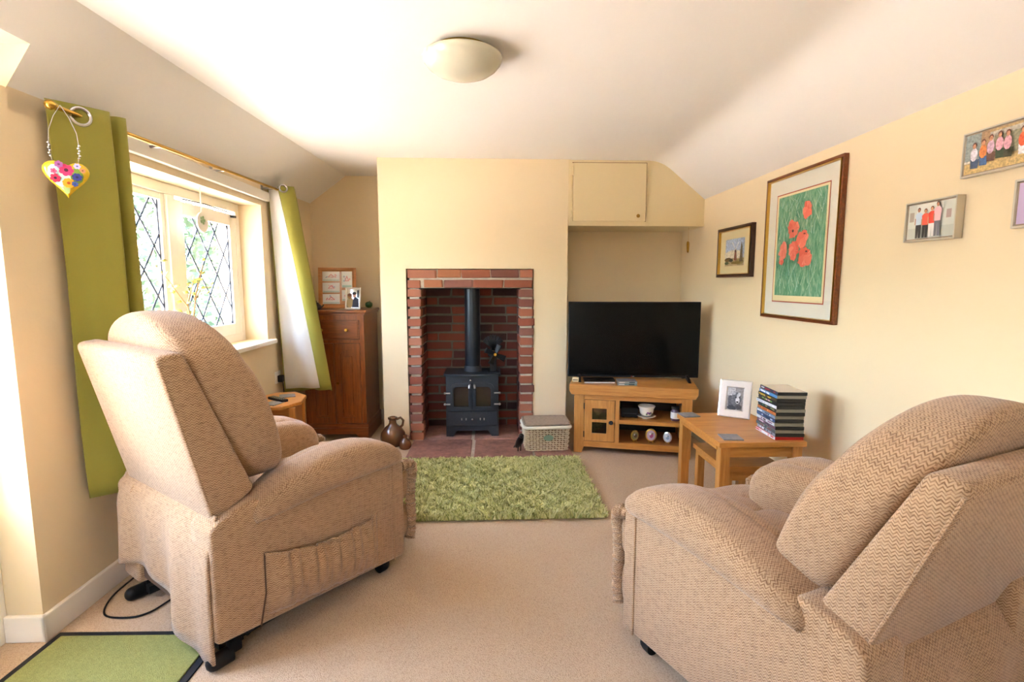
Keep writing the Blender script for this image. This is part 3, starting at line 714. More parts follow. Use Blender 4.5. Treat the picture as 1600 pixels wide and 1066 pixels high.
# right curtain: leading edge turned towards the room, showing its white lining
cr_ = thing('curtain', 'green eyelet curtain at the right of the window showing white lining', 'curtain', group='pair of green curtains')
def rl(u, v):
    tx, ty = -1.545 + .075 * u, 3.735 - .02 * u
    bx, by = -1.520 + .255 * u, 3.80 + .0 * u
    s = v ** .95
    return (tx * (1 - s) + bx * s, ty * (1 - s) + by * s - .010 * math.sin(u * 9 + 1) * v - .004 * math.sin(v * 30) * v * u, (1.885) * (1 - v) + .462 * v)
def rg(u, v):
    tx, ty = -1.470 + .085 * u, 3.715 + .07 * u
    bx, by = -1.265 + .075 * u, 3.80 + .03 * u
    s = v ** .95
    return (tx * (1 - s) + bx * s, ty * (1 - s) + by * s - .018 * math.sin(math.pi * u) * (1 - .4 * v), (1.905 + .01 * u) * (1 - v) + (.445 + .0 * u) * v)
def rb_(u, v):
    a, b = rg(1, v), rl(0, v)
    return (a[0] + (b[0] - a[0]) * u, a[1] + (b[1] - a[1]) * u + (.10 - .04 * v) * math.sin(math.pi * u) + .03 * math.sin(u * 16) * (1 - .3 * v), 1.905 * (1 - v) + .435 * v)
m = MB(); m.grid(rl, 30, 30); m.ob('lining', 'curtain_lining', cr_, angle=80, thick=.002)
m = MB(); m.grid(rg, 14, 30); m.grid(rb_, 40, 26); bmesh.ops.remove_doubles(m.bm, verts=m.bm.verts[:], dist=.0005); m.ob('fabric', 'green_curtain', cr_, angle=80, thick=.003)
eyelet(cr_, (-1.436, 3.722, rodz(3.72) + .008), (.55, -.85, .05), .025); eyelet(cr_, (-1.475, 3.86, rodz(3.86)), (.2, .95, 0), .025)

# ------------------------------------------------------------ floral heart hanging from the rod
hx, hy = -1.45, 1.872
fh = thing('hanging_heart', 'yellow heart ornament painted with flowers hanging from the curtain pole', 'ornament', (hx, hy, 1.605), R(38))
def heart_pt(a, s): return (16 * math.sin(a) ** 3 * s, (13 * math.cos(a) - 5 * math.cos(2 * a) - 2 * math.cos(3 * a) - math.cos(4 * a)) * s)
def heart_mesh(mb, s, th, tipk=1.0):
    N_ = 40; ring = [heart_pt(2 * math.pi * k / N_, s) for k in range(N_)]
    ring = [(x, z * (tipk if z < 0 else 1)) for x, z in ring]
    vs = []; lev = [(1, 0), (.93, .5), (.75, .8), (.4, 1.0)]
    for sg in (-1, 1):
        for q, h in lev: vs += [(x * q, sg * th * h, z * q) for x, z in ring]
    fs = []
    for b in (0, 4):
        for l in range(3):
            for k in range(N_): fs.append(((b + l) * N_ + k, (b + l) * N_ + (k + 1) % N_, (b + l + 1) * N_ + (k + 1) % N_, (b + l + 1) * N_ + k))
        fs.append(tuple((b + 3) * N_ + k for k in range(N_)))
    mb._add(vs, fs); bmesh.ops.remove_doubles(mb.bm, verts=mb.bm.verts[:], dist=1e-5)
m = MB(); heart_mesh(m, .0039, .015, 1.2); plain('heart_yellow', 0xE9C22E, .25, coat=.6, noise=.3, nscale=40); hb = m.ob('heart', 'heart_yellow', fh)
def bloom(cx, cz, r, col, ctr, n=6, sd=0):
    o = []
    for k in range(n):
        a = 2 * math.pi * k / n + sd; o.append((col, ell(cx + math.cos(a) * r * .55, cz + math.sin(a) * r * .55, r * .5, r * .42, 9, a)))
    o.append((ctr, ell(cx, cz, r * .3, r * .3, 9))); return o
sh = [(0xBFE0DC, ell(-.02, -.005, .03, .045, 12, .5)), (0x7FA03A, ell(.03, .0, .02, .03, 9)), (0xA8C27A, ell(-.003, -.05, .010, .022, 8))]
for a in ((.0, .018, .022, 0xD8386E, 0x5A2038, 7, 0), (-.033, -.015, .016, 0xC02A4E, 0x33203A, 6, .3), (.03, -.005, .015, 0x3C3E8C, 0x20204A, 7, .2), (.004, -.030, .018, 0xE79A1C, 0xB8521A, 9, .1), (-.020, .036, .013, 0x9F5A9A, 0x6A2F63, 6, .5), (-.036, .01, .010, 0xE55A7F, 0xB0304F, 5, 0), (.033, .035, .011, 0xB9B4DA, 0x5F5A9A, 6, 0), (.022, -.032, .010, 0x38508C, 0x202C50, 6, .4), (.048, .02, .009, 0xC98A5A, 0x7A4A2A, 6, 0)):
    sh += bloom(*a)
sh = [(c, [(x * .90, z * .90) for x, z in p]) for c, p in sh]
flat_art('painted_flowers', hb, 'print', sh, -.0156, .0012)
m = MB()
for s in (-1, 1):
    m.tube([(s * .034, 0, .046), (s * .040, 0, .09), (s * .036, .0, .145), (s * .020, .006, .195), (0, .010, .234)], .0014, 6)
    for k in range(6): m.sphere((s * (.037 + .003 * (k % 2)), 0, .062 + k * .0085), .0042, 8, 6)
m.ob('wire_hanger', 'chrome', fh)

# ------------------------------------------------------------ ceiling lamp
lamp = thing('ceiling_lamp', 'round opal glass flush ceiling light, switched off', 'ceiling light', (-.107, 2.165, ZC))
m = MB(); m.lathe([(.001, 0), (.115, 0), (.118, -.012), (.110, -.026), (.001, -.026)], 40); m.ob('base_plate', 'brass', lamp)
m = MB(); m.lathe([(.150, -.022), (.159, -.026), (.160, -.032), (.155, -.044), (.140, -.062), (.115, -.080), (.080, -.094), (.040, -.102), (.001, -.104)], 48); m.ob('glass_bowl', 'opal_glass', lamp, angle=60)

# ------------------------------------------------------------ tall dark cabinet in the left alcove
cab = thing('corner_cabinet', 'tall dark brown wooden cabinet in the left alcove', 'cabinet', (-1.215, 4.0, 0))
CW, CD, CH = .235, .47, 1.03
m = MB(); m.b2((-CW, .012, .06), (CW, CD, CH - .03)); m.ob('body', 'mahogany_z', cab, smooth=False)
m = MB(); m.prism([(-CW - .022, -.02), (CW + .022, -.02), (CW + .022, CD), (-CW - .022, CD)], CH - .022, CH, 'z', .006); m.b2((-CW - .012, -.010, CH - .038), (CW + .012, CD, CH - .021), .004); m.ob('top', 'mahogany', cab, smooth=False)
m = MB(); m.b2((-CW - .014, -.012, .10), (CW + .014, CD, .135), .006); m.prism([(-CW - .012, 0), (-CW + .05, 0), (-CW + .085, .05), (CW - .085, .05), (CW - .05, 0), (CW + .012, 0), (CW + .012, .10), (-CW - .012, .10)], -.010, .012, 'y'); m.ob('plinth', 'mahogany', cab, smooth=False)
for s in (-1, 1):
    m = MB(); m.b2((s * (CW + .012) - (.02 if s > 0 else 0), .012, 0), (s * (CW + .012) + (.02 if s < 0 else 0), CD, .10)); m.ob('side_foot', 'mahogany', cab, smooth=False)
m = MB()
for x in (-CW, CW - .035): m.b2((x, -.002, .135), (x + .035, .014, CH - .038))
for z0, z1 in ((.955, .992), (.775, .80)): m.b2((-CW + .035, -.002, z0), (CW - .035, .014, z1))
m.ob('face_frame', 'mahogany_z', cab, smooth=False)
m = MB(); m.b2((-CW + .038, -.004, .803), (CW - .038, .012, .952), .004); dr = m.ob('drawer', 'mahogany', cab, smooth=False)
m = MB(); m.b2((-CW + .048, -.009, .813), (CW - .048, -.002, .942), .004); m.ob('drawer_front', 'mahogany', dr, smooth=False)
for x in (-.085, .105):
    m = MB(); m.lathe([(.001, .030), (.010, .029), (.014, .022), (.012, .014), (.006, .010), (.006, 0)], 14, (0, 0, 0), 'y'); k = m.ob('knob', 'gold', dr); k.scale = (1, -1, 1); k.location = (x, -.009, .878)
for s in (-1, 1):
    x0, x1 = sorted((s * .004, s * (CW - .037))); dm = MB()
    for lo, hi in (((x0, -.006, .138), (x0 + .045, .012, .690)), ((x1 - .045, -.006, .138), (x1, .012, .690)), ((x0 + .045, -.006, .138), (x1 - .045, .012, .185))): dm.b2(lo, hi)
    arc = [(x0 + .045, .690)] + [(x0 + .045 + (x1 - x0 - .09) * k / 10, .690 + .030 * math.sin(math.pi * k / 10) ** .6) for k in range(1, 10)] + [(x1 - .045, .690), (x1, .690), (x1, .772), (x0, .772), (x0, .690)]
    dm.prism(arc, -.006, .012, 'y'); d = dm.ob('door', 'mahogany_z', cab, smooth=False)
    m = MB(); m.b2((x0 + .04, .003, .18), (x1 - .04, .011, .72)); m.b2((x0 + .062, -.001, .20), (x1 - .062, .004, .672), .003); m.ob('door_panel', 'mahogany_z', d, smooth=False)
    if s > 0:
        m = MB(); m.lathe([(.001, .022), (.008, .020), (.010, .014), (.005, .008), (.005, 0)], 12, (0, 0, 0), 'y'); k = m.ob('knob', 'brass', d); k.scale = (1, -1, 1); k.location = (x0 + .022, -.006, .46)

# ------------------------------------------------------------ picture frames
def frame_mesh(w, h, fw, d, prof=None):
    """mitred rectangular frame, front towards -y, centred on x, bottom at z=0"""
    m = MB(); prof = prof or [(0, 0), (0, -d), (fw * .6, -d), (fw, -d * .6), (fw, 0)]
    cs = [(-w / 2, 0, 1, 1), (w / 2, 0, -1, 1), (w / 2, h, -1, -1), (-w / 2, h, 1, -1)]
    n = len(prof); vs = [(x + sx * p, y, z + sz * p) for x, z, sx, sz in cs for p, y in prof]
    m._add(vs, [(c * n + i, c * n + (i + 1) % n, ((c + 1) % 4) * n + (i + 1) % n, ((c + 1) % 4) * n + i) for c in range(4) for i in range(n)])
    return m
def picture(name, label, loc, rz, w, h, fw, d, fmat, bmat, cat='picture', gl=True, tilt=0, prof=None, group=None, bk=.4):
    t = thing(name, label, cat, loc, rz, group); t.rotation_euler = (tilt, 0, rz)
    frame_mesh(w, h, fw, d, prof).ob('frame', fmat, t, smooth=False)
    m = MB(); m.b2((-w / 2 + fw * .5, -d * bk, fw * .5), (w / 2 - fw * .5, -.001, h - fw * .5)); m.ob('backing', bmat, t, smooth=False)
    if gl:
        m = MB(); m.b2((-w / 2 + fw * .9, -d * (bk + .18), fw * .9), (w / 2 - fw * .9, -d * (bk + .15), h - fw * .9)); m.ob('pane', 'picture_glass', t, smooth=False)
    return t
XW = XR - .002
# poppies
pp = picture('poppy_picture', 'large framed print of red poppies in long green grass', (XW, 2.692, 1.040), R(-90), .660, .792, .020, .022, 'frame_wood', 'mount_board')
frame_mesh(.628, .760, .005, .0255).ob('gilt_slip', 'gold', pp, smooth=False).location = (0, 0, .016)
m = MB(); m.b2((-.232, -.0098, .092), (.232, -.0090, .690)); m.ob('red_border', 'red_line', pp, smooth=False)
m = MB(); m.b2((-.226, -.0104, .098), (.226, -.0099, .684)); m.ob('inner_mount', 'mount_cream', pp, smooth=False)
m = MB(); m.b2((-.208, -.0109, .130), (.212, -.0105, .672)); m.ob('grass_print', 'poppy_field', pp, smooth=False)
ps = []
rp = random.Random(11)
for k in range(170):
    x = -.19 + rp.random() * .38; z = .14 + rp.random() * .5; a = (rp.random() - .5) * 1.2; L = .04 + rp.random() * .09; wd = .0026
    x2, z2 = max(-.205, min(.208, x + math.sin(a) * L)), min(.668, z + math.cos(a) * L)
    ps.append((rp.choice((0xBFDDBE, 0x4D9A78, 0x8CC3A0, 0x3E8A6C, 0xA5D0BE)), [(x - wd, z), (x + wd, z), (x2 + wd * .3, z2), (x2 - wd * .3, z2)]))
def poppy(cx, cz, rx, rz, rot, sd):
    rd = random.Random(sd); q = []
    for k in range(5):
        a = rot + 2 * math.pi * k / 5 + rd.random() * .6; ox, oz = math.cos(a) * rx * .42, math.sin(a) * rz * .42
        q.append((rd.choice((0xE2705C, 0xD9604C, 0xEC8A76, 0xE67C66)), ell(cx + ox, cz + oz, rx * .62, rz * .60, 13, rd.random() * 3, .45, sd + k)))
    for k in range(7):
        a = rd.random() * 6.28; l = .5 + rd.random() * .45; w = .0022
        x2, z2 = cx + math.cos(a) * rx * l, cz + math.sin(a) * rz * l
        q.append((rd.choice((0xC64E3E, 0xF3A590, 0xF0978A)), [(cx + math.cos(a) * rx * .15, cz + math.sin(a) * rz * .15), (x2 + w, z2), (x2 - w, z2 + w)]))
    return q
for a in ((.06, .575, .032, .045, -.5, 1), (-.055, .490, .050, .040, .1, 5), (.03, .425, .050, .040, -.1, 9), (-.04, .375, .040, .050, -.3, 13), (-.135, .38, .030, .050, -.3, 17), (.065, .33, .058, .046, .0, 21), (-.15, .325, .018, .03, -.2, 25)):
    ps += poppy(a[0], a[1], a[2] * 1.12, a[3] * 1.1, a[4], a[5])
ps += [(0x2B2A26, ell(-.055, .478, .008, .008, 8)), (0x5A2A26, ell(.075, .362, .010, .005, 8)), (0x7A3A30, ell(.05, .455, .010, .004, 8))]
flat_art('poppy_print', pp, 'print', ps, -.0112, .0004)
# windmill watercolour
wm = picture('windmill_picture', 'small dark-framed watercolour of a windmill near the alcove', (XW, 3.405, 1.278), R(-90), .48, .335, .024, .026, 'dark_frame', 'mount_cream')
frame_mesh(.440, .295, .005, .028).ob('gilt_slip', 'gold', wm, smooth=False).location = (0, 0, .020)
flat_art('windmill_print', wm, 'print_grainy', [(0xDCE3EA, rc(-.135, .075, .13, .255)), (0xB9CBE6, rc(-.135, .15, .13, .255)), (0xE8E2D0, ell(-.02, .15, .13, .03)), (0xC9B183, rc(-.135, .075, .13, .125)), (0x9A8A52, ell(.07, .10, .06, .02)), (0x7A6236, ell(-.09, .118, .05, .014)), (0x8C4A3A, [(-.005, .11), (.035, .11), (.028, .165), (.002, .165)]), (0x5A3A3A, [(.002, .165), (.028, .165), (.024, .185), (.006, .185)]), (0xEFEDE6, [(.013, .18), (.018, .18), (-.03, .235), (-.035, .23)]), (0xEFEDE6, [(.013, .18), (.018, .18), (.06, .225), (.055, .232)]), (0x6B5A40, [(.075, .10), (.12, .10), (.11, .2), (.095, .23), (.085, .17)]), (0x4A4A3A, ell(-.04, .112, .03, .010)), (0x8F7A3C, ell(.03, .095, .07, .010)), (0x63704A, ell(-.1, .095, .03, .010))], -.012, .0008)
# photographs
def man(cx, z0, h, top_c, leg_c, skin=0xC98F6E, hair=0x5A3A28, w=.013):
    H = h
    return [(leg_c, [(cx - w * .9, z0), (cx - w * .15, z0), (cx, z0 + H * .4), (cx + w * .15, z0), (cx + w * .9, z0), (cx + w, z0 + H * .5), (cx - w, z0 + H * .5)]),
            (top_c, [(cx - w * .95, z0 + H * .44), (cx + w * .95, z0 + H * .44), (cx + w * 1.25, z0 + H * .78), (cx + w * .5, z0 + H * .85), (cx - w * .5, z0 + H * .85), (cx - w * 1.25, z0 + H * .78)]),
            (skin, [(cx - w * 1.3, z0 + H * .45), (cx - w * .95, z0 + H * .45), (cx - w, z0 + H * .66), (cx - w * 1.35, z0 + H * .66)]),
            (hair, ell(cx, z0 + H * .94, w * .55, H * .075, 10)), (skin, ell(cx, z0 + H * .915, w * .42, H * .062, 10))]
p1 = picture('family_photo', 'small silver box-framed photo of four people standing', (XW, 1.862, 1.396), R(-90), .222, .148, .009, .030, 'silver_frame', 'wicker_grey', 'photo', gl=False, bk=.80)
S = [(0xCDD0C6, rc(-.10, .010, .10, .138)), (0xBEC2B8, rc(-.10, .010, .10, .05)), (0xA69A8E, rc(-.092, .075, -.072, .11)), (0xB09A92, rc(.068, .075, .088, .105)), (0xDADCD4, rc(-.06, .06, .055, .136))]
for a in ((-.048, .012, .112, 0xC3D4E6, 0x3A3638, 0xB07A5E), (-.016, .012, .105, 0xE8604A, 0x33302F, 0xC08A66, 0x5A3020), (.014, .014, .108, 0xE24A38, 0xE9E4E0, 0xC08A66, 0x5A3020), (.040, .014, .122, 0xE8B9BE, 0x77767E, 0xA87458, 0x2E2220)): S += man(*a)
flat_art('photo_print', p1, 'print', S, -.0245, .0012)
p2 = picture('family_group_photo', 'silver box-framed photo of a family sitting outside an old building', (XW, 1.565, 1.597), R(-90), .386, .148, .009, .022, 'silver_frame', 'wicker_grey', 'photo', gl=False, bk=.80)
S = [(0xB49A6A, rc(-.184, .010, .184, .138)), (0xC9AE74, rc(-.184, .010, .184, .042)), (0x8F9A98, rc(-.184, .045, -.13, .138)), (0xA98A66, rc(-.13, .05, -.10, .138)), (0xB8B2A4, rc(-.10, .115, .03, .130)), (0x8E8A70, rc(-.085, .05, .015, .115)), (0xC6C0B2, rc(-.1, .05, -.085, .118)), (0xC6C0B2, rc(.015, .05, .03, .118)), (0x9A5A48, rc(.035, .045, .184, .138)), (0xD9D2C2, rc(-.184, .045, -.09, .052))]
def sit(cx, z0, top_c, leg_c, k=1.0): return [(leg_c, [(cx - .010, z0 - .014), (cx + .016, z0 - .016), (cx + .020, z0 + .012), (cx - .012, z0 + .018)]), (top_c, ell(cx, z0 + .030, .013 * k, .022, 10)), (0x6A4030, ell(cx, z0 + .060, .008, .010, 9)), (0xC9906E, ell(cx, z0 + .057, .006, .008, 9))]
for a in ((-.150, .040, 0xDCD8E2, 0x40506A), (-.118, .044, 0xE58A4A, 0x4A6A9A), (-.092, .052, 0xC9A9C0, 0x6A4A3A), (-.062, .055, 0xE3A9B8, 0x3A4A30), (-.035, .052, 0xDFA6B4, 0x4A4A34), (.012, .050, 0xE8603A, 0xE4E2E6), (.045, .062, 0xE9C4C9, 0x5A5A60), (.075, .060, 0xE8D8D8, 0x505868), (.11, .055, 0xE2E2E6, 0x40506A), (.145, .05, 0xD98A6A, 0x404048)): S += sit(*a)
flat_art('photo_print', p2, 'print_grainy', S, -.0180, .0012)
p3 = picture('edge_photo', 'silver-framed photo cut off by the right photo edge', (XW, 1.462, 1.408), R(-90), .205, .148, .011, .022, 'silver_frame', 'wicker_grey', 'photo', gl=False, bk=.80)
flat_art('photo_print', p3, 'print', [(0xB9A6C9, rc(-.09, .012, .09, .136)), (0x8A7AA0, ell(0, .06, .05, .045))] + man(-.03, .014, .1, 0x5A6A9A, 0x40404A) + man(.03, .014, .1, 0xC05A5A, 0x40404A), -.0180, .0010)

# ------------------------------------------------------------ on top of the cabinet
zt = CH
mf = picture('collage_frame', 'pine multi-aperture frame of children drawings leaning on the cabinet', (-1.262, 4.305, zt), R(8), .300, .335, .030, .016, 'pine', 'pine', 'picture frame', tilt=R(-8))
ap = [(-.118, .225, .018, .305), (-.118, .130, .018, .212), (-.118, .036, .018, .118), (.034, .170, .118, .305), (.034, .060, .118, .150)]
S = []
for i, (x0, z0, x1, z1) in enumerate(ap):
    S.append((0xF0EFEC, rc(x0, z0, x1, z1))); cx, cz = (x0 + x1) / 2, (z0 + z1) / 2; w, h = x1 - x0, z1 - z0
    S += [(0xB9D2C8, rc(x0 + .004, z0 + .003, x1 - .004, z0 + h * .16))]
    for k in range(5):
        a = random.random() * 6; S.append((random.choice((0xE8A0A0, 0xD98A90, 0xE9C9C4, 0xA9B9C9)), ell(cx + (random.random() - .5) * w * .6, cz + (random.random() - .3) * h * .4, w * .09, h * .06, 8, a)))
    S.append((0xD77A80, [(cx - w * .2, cz - h * .1), (cx + w * .22, cz - h * .1), (cx, cz + h * .25)])); S.append((0xF3E6E4, [(cx - w * .12, cz - h * .06), (cx + w * .13, cz - h * .06), (cx, cz + h * .14)]))
flat_art('drawings', mf, 'print', S, -.0072, .0008)
wf = picture('white_photo_frame', 'white-framed photo of two people in front of the pine frame', (-1.105, 4.175, zt), R(-4), .122, .172, .010, .012, 'white_gloss', 'paper', 'photo frame', tilt=R(-9))
flat_art('photo_print', wf, 'print', [(0xD8D3C4, rc(-.05, .012, .05, .16)), (0x8A7A6A, rc(-.05, .012, .05, .05)), (0xB9A070, ell(-.02, .05, .03, .04)), (0x3F4656, [(-.005, .013), (.048, .013), (.046, .08), (.02, .1), (.0, .07)]), (0xC99A7C, ell(.012, .112, .015, .019)), (0x3A2A22, ell(.012, .125, .016, .012)), (0x2A3346, rc(.035, .09, .048, .15)), (0xB8864A, ell(-.025, .10, .017, .021)), (0x8A5A34, ell(-.025, .112, .018, .013))], -.0056, .0008)
tp = thing('metal_teapot', 'small dark pewter lidded pot at the left end of the cabinet', 'ornament', (-1.365, 4.085, zt))
m = MB(); m.lathe([(.001, 0), (.028, 0), (.034, .006), (.040, .020), (.036, .034), (.024, .044), (.020, .046), (.001, .047)], 20); m.ob('body', 'pewter', tp)
m = MB(); m.lathe([(.022, .046), (.018, .053), (.006, .058), (.004, .064), (.006, .068), (.001, .072)], 16); m.ob('lid', 'pewter', tp)
m = MB(); m.tube([(.034, 0, .018), (.050, 0, .026), (.056, 0, .040)], .006, 8); m.ob('spout', 'pewter', tp)
m = MB(); m.tube([(-.034, 0, .014), (-.054, 0, .020), (-.052, 0, .036), (-.034, 0, .036)], .004, 8); m.ob('handle', 'pewter', tp)
gf = thing('green_glass_ornament', 'small green glass apple on the right end of the cabinet', 'ornament', (-1.030, 4.40, zt))
m = MB(); m.lathe([(.001, .004), (.014, .0), (.026, .008), (.032, .024), (.030, .040), (.018, .050), (.006, .046), (.001, .042)], 20); m.ob('body', 'green_glass', gf)
m = MB(); m.tube([(0, 0, .042), (.003, 0, .052), (.010, 0, .058)], .003, 6); m.ob('stem', 'green_glass', gf)

# ------------------------------------------------------------ side table by the window
sd_t = thing('side_table', 'low octagonal wooden side table between window and cabinet', 'side table', (-1.355, 3.27, 0), R(10))
o8 = [(.165 * math.cos(R(22.5 + 45 * k)) * (1.0), .24 * math.sin(R(22.5 + 45 * k))) for k in range(8)]
m = MB(); m.prism(o8, .478, .50, 'z', .005); m.ob('table_top', 'oak', sd_t, smooth=False)
for sx in (-1, 1):
    for sy in (-1, 1):
        m = MB(); m.b2((sx * .11 - .018, sy * .16 - .018, 0), (sx * .11 + .018, sy * .16 + .018, .478), .004); m.ob('leg', 'oak_z', sd_t, smooth=False)
m = MB(); m.b2((-.10, -.15, .12), (.10, .15, .135)); m.ob('lower_shelf', 'oak_dark', sd_t, smooth=False)
m = MB(); m.b2((.100, -.15, .30), (.112, .15, .478)); m.b2((-.112, -.15, .30), (-.1, .15, .478)); m.b2((-.1, -.165, .42), (.1, -.153, .478)); m.b2((-.1, .153, .42), (.1, .165, .478)); m.ob('apron', 'oak_dark', sd_t, smooth=False)
for (x, y, rz, lb) in ((-1.335, 3.36, .4, 'slate coaster at the far end of the octagonal side table'), (-1.34, 3.145, -.3, 'slate coaster at the near end of the octagonal side table')):
    c = tag(MB().b2((-.048, -.048, 0), (.048, .048, .005), .001).ob('coaster', 'slate', smooth=False, loc=(x, y, .50), rot=(0, 0, rz)), lb, 'coaster', 'slate coasters on the side table')
def remote(x, y, z, rz, label, L=.17):
    t = thing('remote_control', label, 'remote control', (x, y, z), rz)
    MB().b2((-.022, -L / 2, 0), (.022, L / 2, .018), .006).ob('body', 'black_plastic', t)
    for i in range(7):
        for j in (-1, 0, 1):
            MB().cyl((j * .013, -L / 2 + .02 + i * .02, .017), (j * .013, -L / 2 + .02 + i * .02, .0195), .0042, n=8).ob('button', 'grey_case', t)
remote(-1.345, 3.235, .50, .9, 'black remote control in the middle of the side table'); remote(-1.44, 3.20, .50, .5, 'second black remote control nearest the window wall', .15)
sk_ = thing('wall_socket', 'white wall socket with black plug beside the right curtain', 'socket', (XL + .001, 3.755, .555))
MB().b2((0, -.043, -.043), (.009, .043, .043), .003).ob('face_plate', 'white_gloss', sk_); MB().b2((.009, -.02, -.035), (.045, .024, .015), .006).ob('plug', 'black_plastic', sk_)
m = MB(); m.tube([(.04, 0, -.03), (.045, 0, -.10), (.03, .01, -.3), (.03, .02, -.55)], .004, 6); m.ob('cord', 'black_plastic', sk_)

# ------------------------------------------------------------ stove, fan, jugs, basket
stv = thing('wood_burning_stove', 'black cast iron wood-burning stove with twin glass doors in the fireplace', 'stove', (-.146, 3.985, .024))
SW = .208
m = MB(); P = [(-SW, .03), (-SW + .055, .06)]
m.b2((-SW, .0, .075), (SW, .30, .485), .004); m.ob('body', 'cast_iron', stv, smooth=False)
m = MB(); m.prism([(-SW, 0), (-SW + .055, 0), (-SW + .085, .045), (SW - .085, .045), (SW - .055, 0), (SW, 0), (SW, .085), (-SW, .085)], -.004, .012, 'y'); m.ob('foot_apron', 'cast_iron', stv, smooth=False)
for s in (-1, 1):
    m = MB(); m.prism([(.0, 0), (.05, 0), (.08, .05), (.22, .05), (.25, 0), (.30, 0), (.30, .08), (.0, .08)], s * SW, s * (SW - .014), 'x'); m.ob('side_foot', 'cast_iron', stv, smooth=False)
m = MB(); hx_ = SW + .018
top_p = [(-hx_, .30)] + [(-hx_ + .03 * (1 - math.cos(R(90 * k / 6))), .03 - .045 * math.sin(R(90 * k / 6))) for k in range(7)] + [(-.1, -.024), (0, -.028), (.1, -.024)] + [(hx_ - .03 * (1 - math.cos(R(90 * k / 6))), .03 - .045 * math.sin(R(90 * k / 6))) for k in range(6, -1, -1)] + [(hx_, .30)]
m.prism(top_p, .485, .502, 'z', .003); m.ob('top_plate', 'cast_iron', stv, smooth=False)
m = MB(); m.b2((-SW + .012, -.010, .085), (SW - .012, .002, .205), .003); ash = m.ob('ash_door', 'cast_iron', stv, smooth=False)
MB().sphere((0, -.022, .142), .011, 12, 8).cyl((0, -.02, .142), (0, 0, .142), .005, n=8).ob('knob', 'chrome', ash)
for x in (-.085, -.05, .062, .092):
    MB().b2((x - .004, -.0125, .132), (x + .004, -.009, .150), .001).ob('raised_letter', 'steel', ash)
MB().sphere((-.012, -.022, .455), .009, 12, 8).cyl((-.012, -.02, .455), (-.012, 0, .455), .005, n=8).ob('air_knob', 'chrome', stv)
def arch_poly(x0, x1, z0, z1, r, side):
    if side < 0: c = [(x0 + r - r * math.cos(R(90 * k / 8)), z1 - r + r * math.sin(R(90 * k / 8))) for k in range(9)]; return [(x0, z0)] + c + [(x1, z1), (x1, z0)]
    c = [(x1 - r + r * math.sin(R(90 * k / 8)), z1 - r + r * math.cos(R(90 * k / 8))) for k in range(9)]; return [(x0, z0), (x0, z1)] + c + [(x1, z0)]
for s in (-1, 1):
    x0, x1 = sorted((s * .004, s * .172)); m = MB(); outer = arch_poly(x0, x1, .212, .432, .05, s); inner = arch_poly(x0 + .026, x1 - .026, .244, .402, .03, s)
    n8 = len(outer); ya, yb = -.022, .0
    vs = [(u, ya, v) for u, v in outer] + [(u, ya, v) for u, v in inner] + [(u, yb, v) for u, v in outer] + [(u, yb, v) for u, v in inner]
    fs = []
    for i in range(n8):
        j = (i + 1) % n8; fs += [(i, j, n8 + j, n8 + i), (i, 2 * n8 + i, 2 * n8 + j, j), (n8 + i, n8 + j, 3 * n8 + j, 3 * n8 + i)]
    m._add(vs, fs)
    for off, ss in ((.010, 1),):
        m.tube([(u, ya - .001, v) for u, v in arch_poly(x0 + .018, x1 - .018, .236, .410, .036, s)], .0035, 6, closed=True)
    sdr = m.ob('stove_door', 'cast_iron', stv, angle=35)
    MB().prism(inner, -.012, -.008, 'y').ob('pane', 'stove_glass', sdr, smooth=False)
    MB().tube([(s * .018, -.02, .418), (s * .020, -.04, .412), (s * .022, -.044, .395)], .009, 8).ob('door_handle', 'steel', sdr)
    for z in (.262, .352):
        MB().cyl((s * .165, -.014, z), (s * .205, -.014, z), .0065, n=10).sphere((s * .215, -.014, z), .010, 10, 8).ob('hinge_pin', 'steel', sdr)
m = MB(); m.cyl((0, .16, .50), (0, .16, 1.19), .062, n=32); m.ob('flue_pipe', 'flue_black', stv)
m = MB(); m.cyl((0, .16, .50), (0, .16, .545), .074, .068, n=32); m.ob('flue_collar', 'cast_iron', stv)
fan = thing('stove_fan', 'small black heat-powered fan standing on the stove top', 'stove fan', (.020, 4.055, .5265)); fan.scale = (1.35, 1.35, 1.35)
m = MB(); m.b2((-.035, -.02, 0), (.035, .02, .008), .002); m.b2((-.02, -.012, .008), (.02, .012, .10), .003); m.ob('base', 'black_plastic', fan, smooth=False)
m = MB()
for k in range(9):
    a = R(-50 + 12.5 * k); m.box((math.sin(a) * .03, .0, .135 + math.cos(a) * .045), (.0095, .045, .085), Matrix.Rotation(a, 3, 'Y'))
m.b2((-.03, -.02, .098), (.03, .02, .112), .003); m.ob('cooling_fins', 'black_plastic', fan, smooth=False)
for k in range(4):
    a = R(45 + 90 * k + 20); m = MB(); m.grid(lambda u, v: ((.006 + .058 * u) * math.cos(a) - (v - .5) * .036 * (.5 + u * .5) * math.sin(a) + .012, -.034 + (v - .5) * .012, .112 + (.006 + .058 * u) * math.sin(a) + (v - .5) * .036 * (.5 + u * .5) * math.cos(a)), 6, 4); m.ob('blade', 'black_plastic', fan, thick=.0015)
MB().cyl((.012, -.045, .112), (.012, -.01, .112), .009, n=12).ob('hub', 'brass', fan)
def jug(loc, s, label, rz=0):
    t = thing('stoneware_jug', label, 'jug', loc, rz, 'brown stoneware jugs'); t.scale = (s, s, s)
    MB().lathe([(.001, 0), (.045, 0), (.056, .010), (.060, .035), (.056, .060), (.040, .084), (.022, .098), (.017, .108), (.017, .122), (.022, .126), (.022, .134), (.014, .136), (.013, .11), (.001, .11)], 24).ob('body', 'stoneware', t)
    MB().tube([(.018, 0, .124), (.038, 0, .132), (.050, 0, .118), (.046, 0, .096), (.036, 0, .086)], .006, 8).ob('handle', 'stoneware', t)
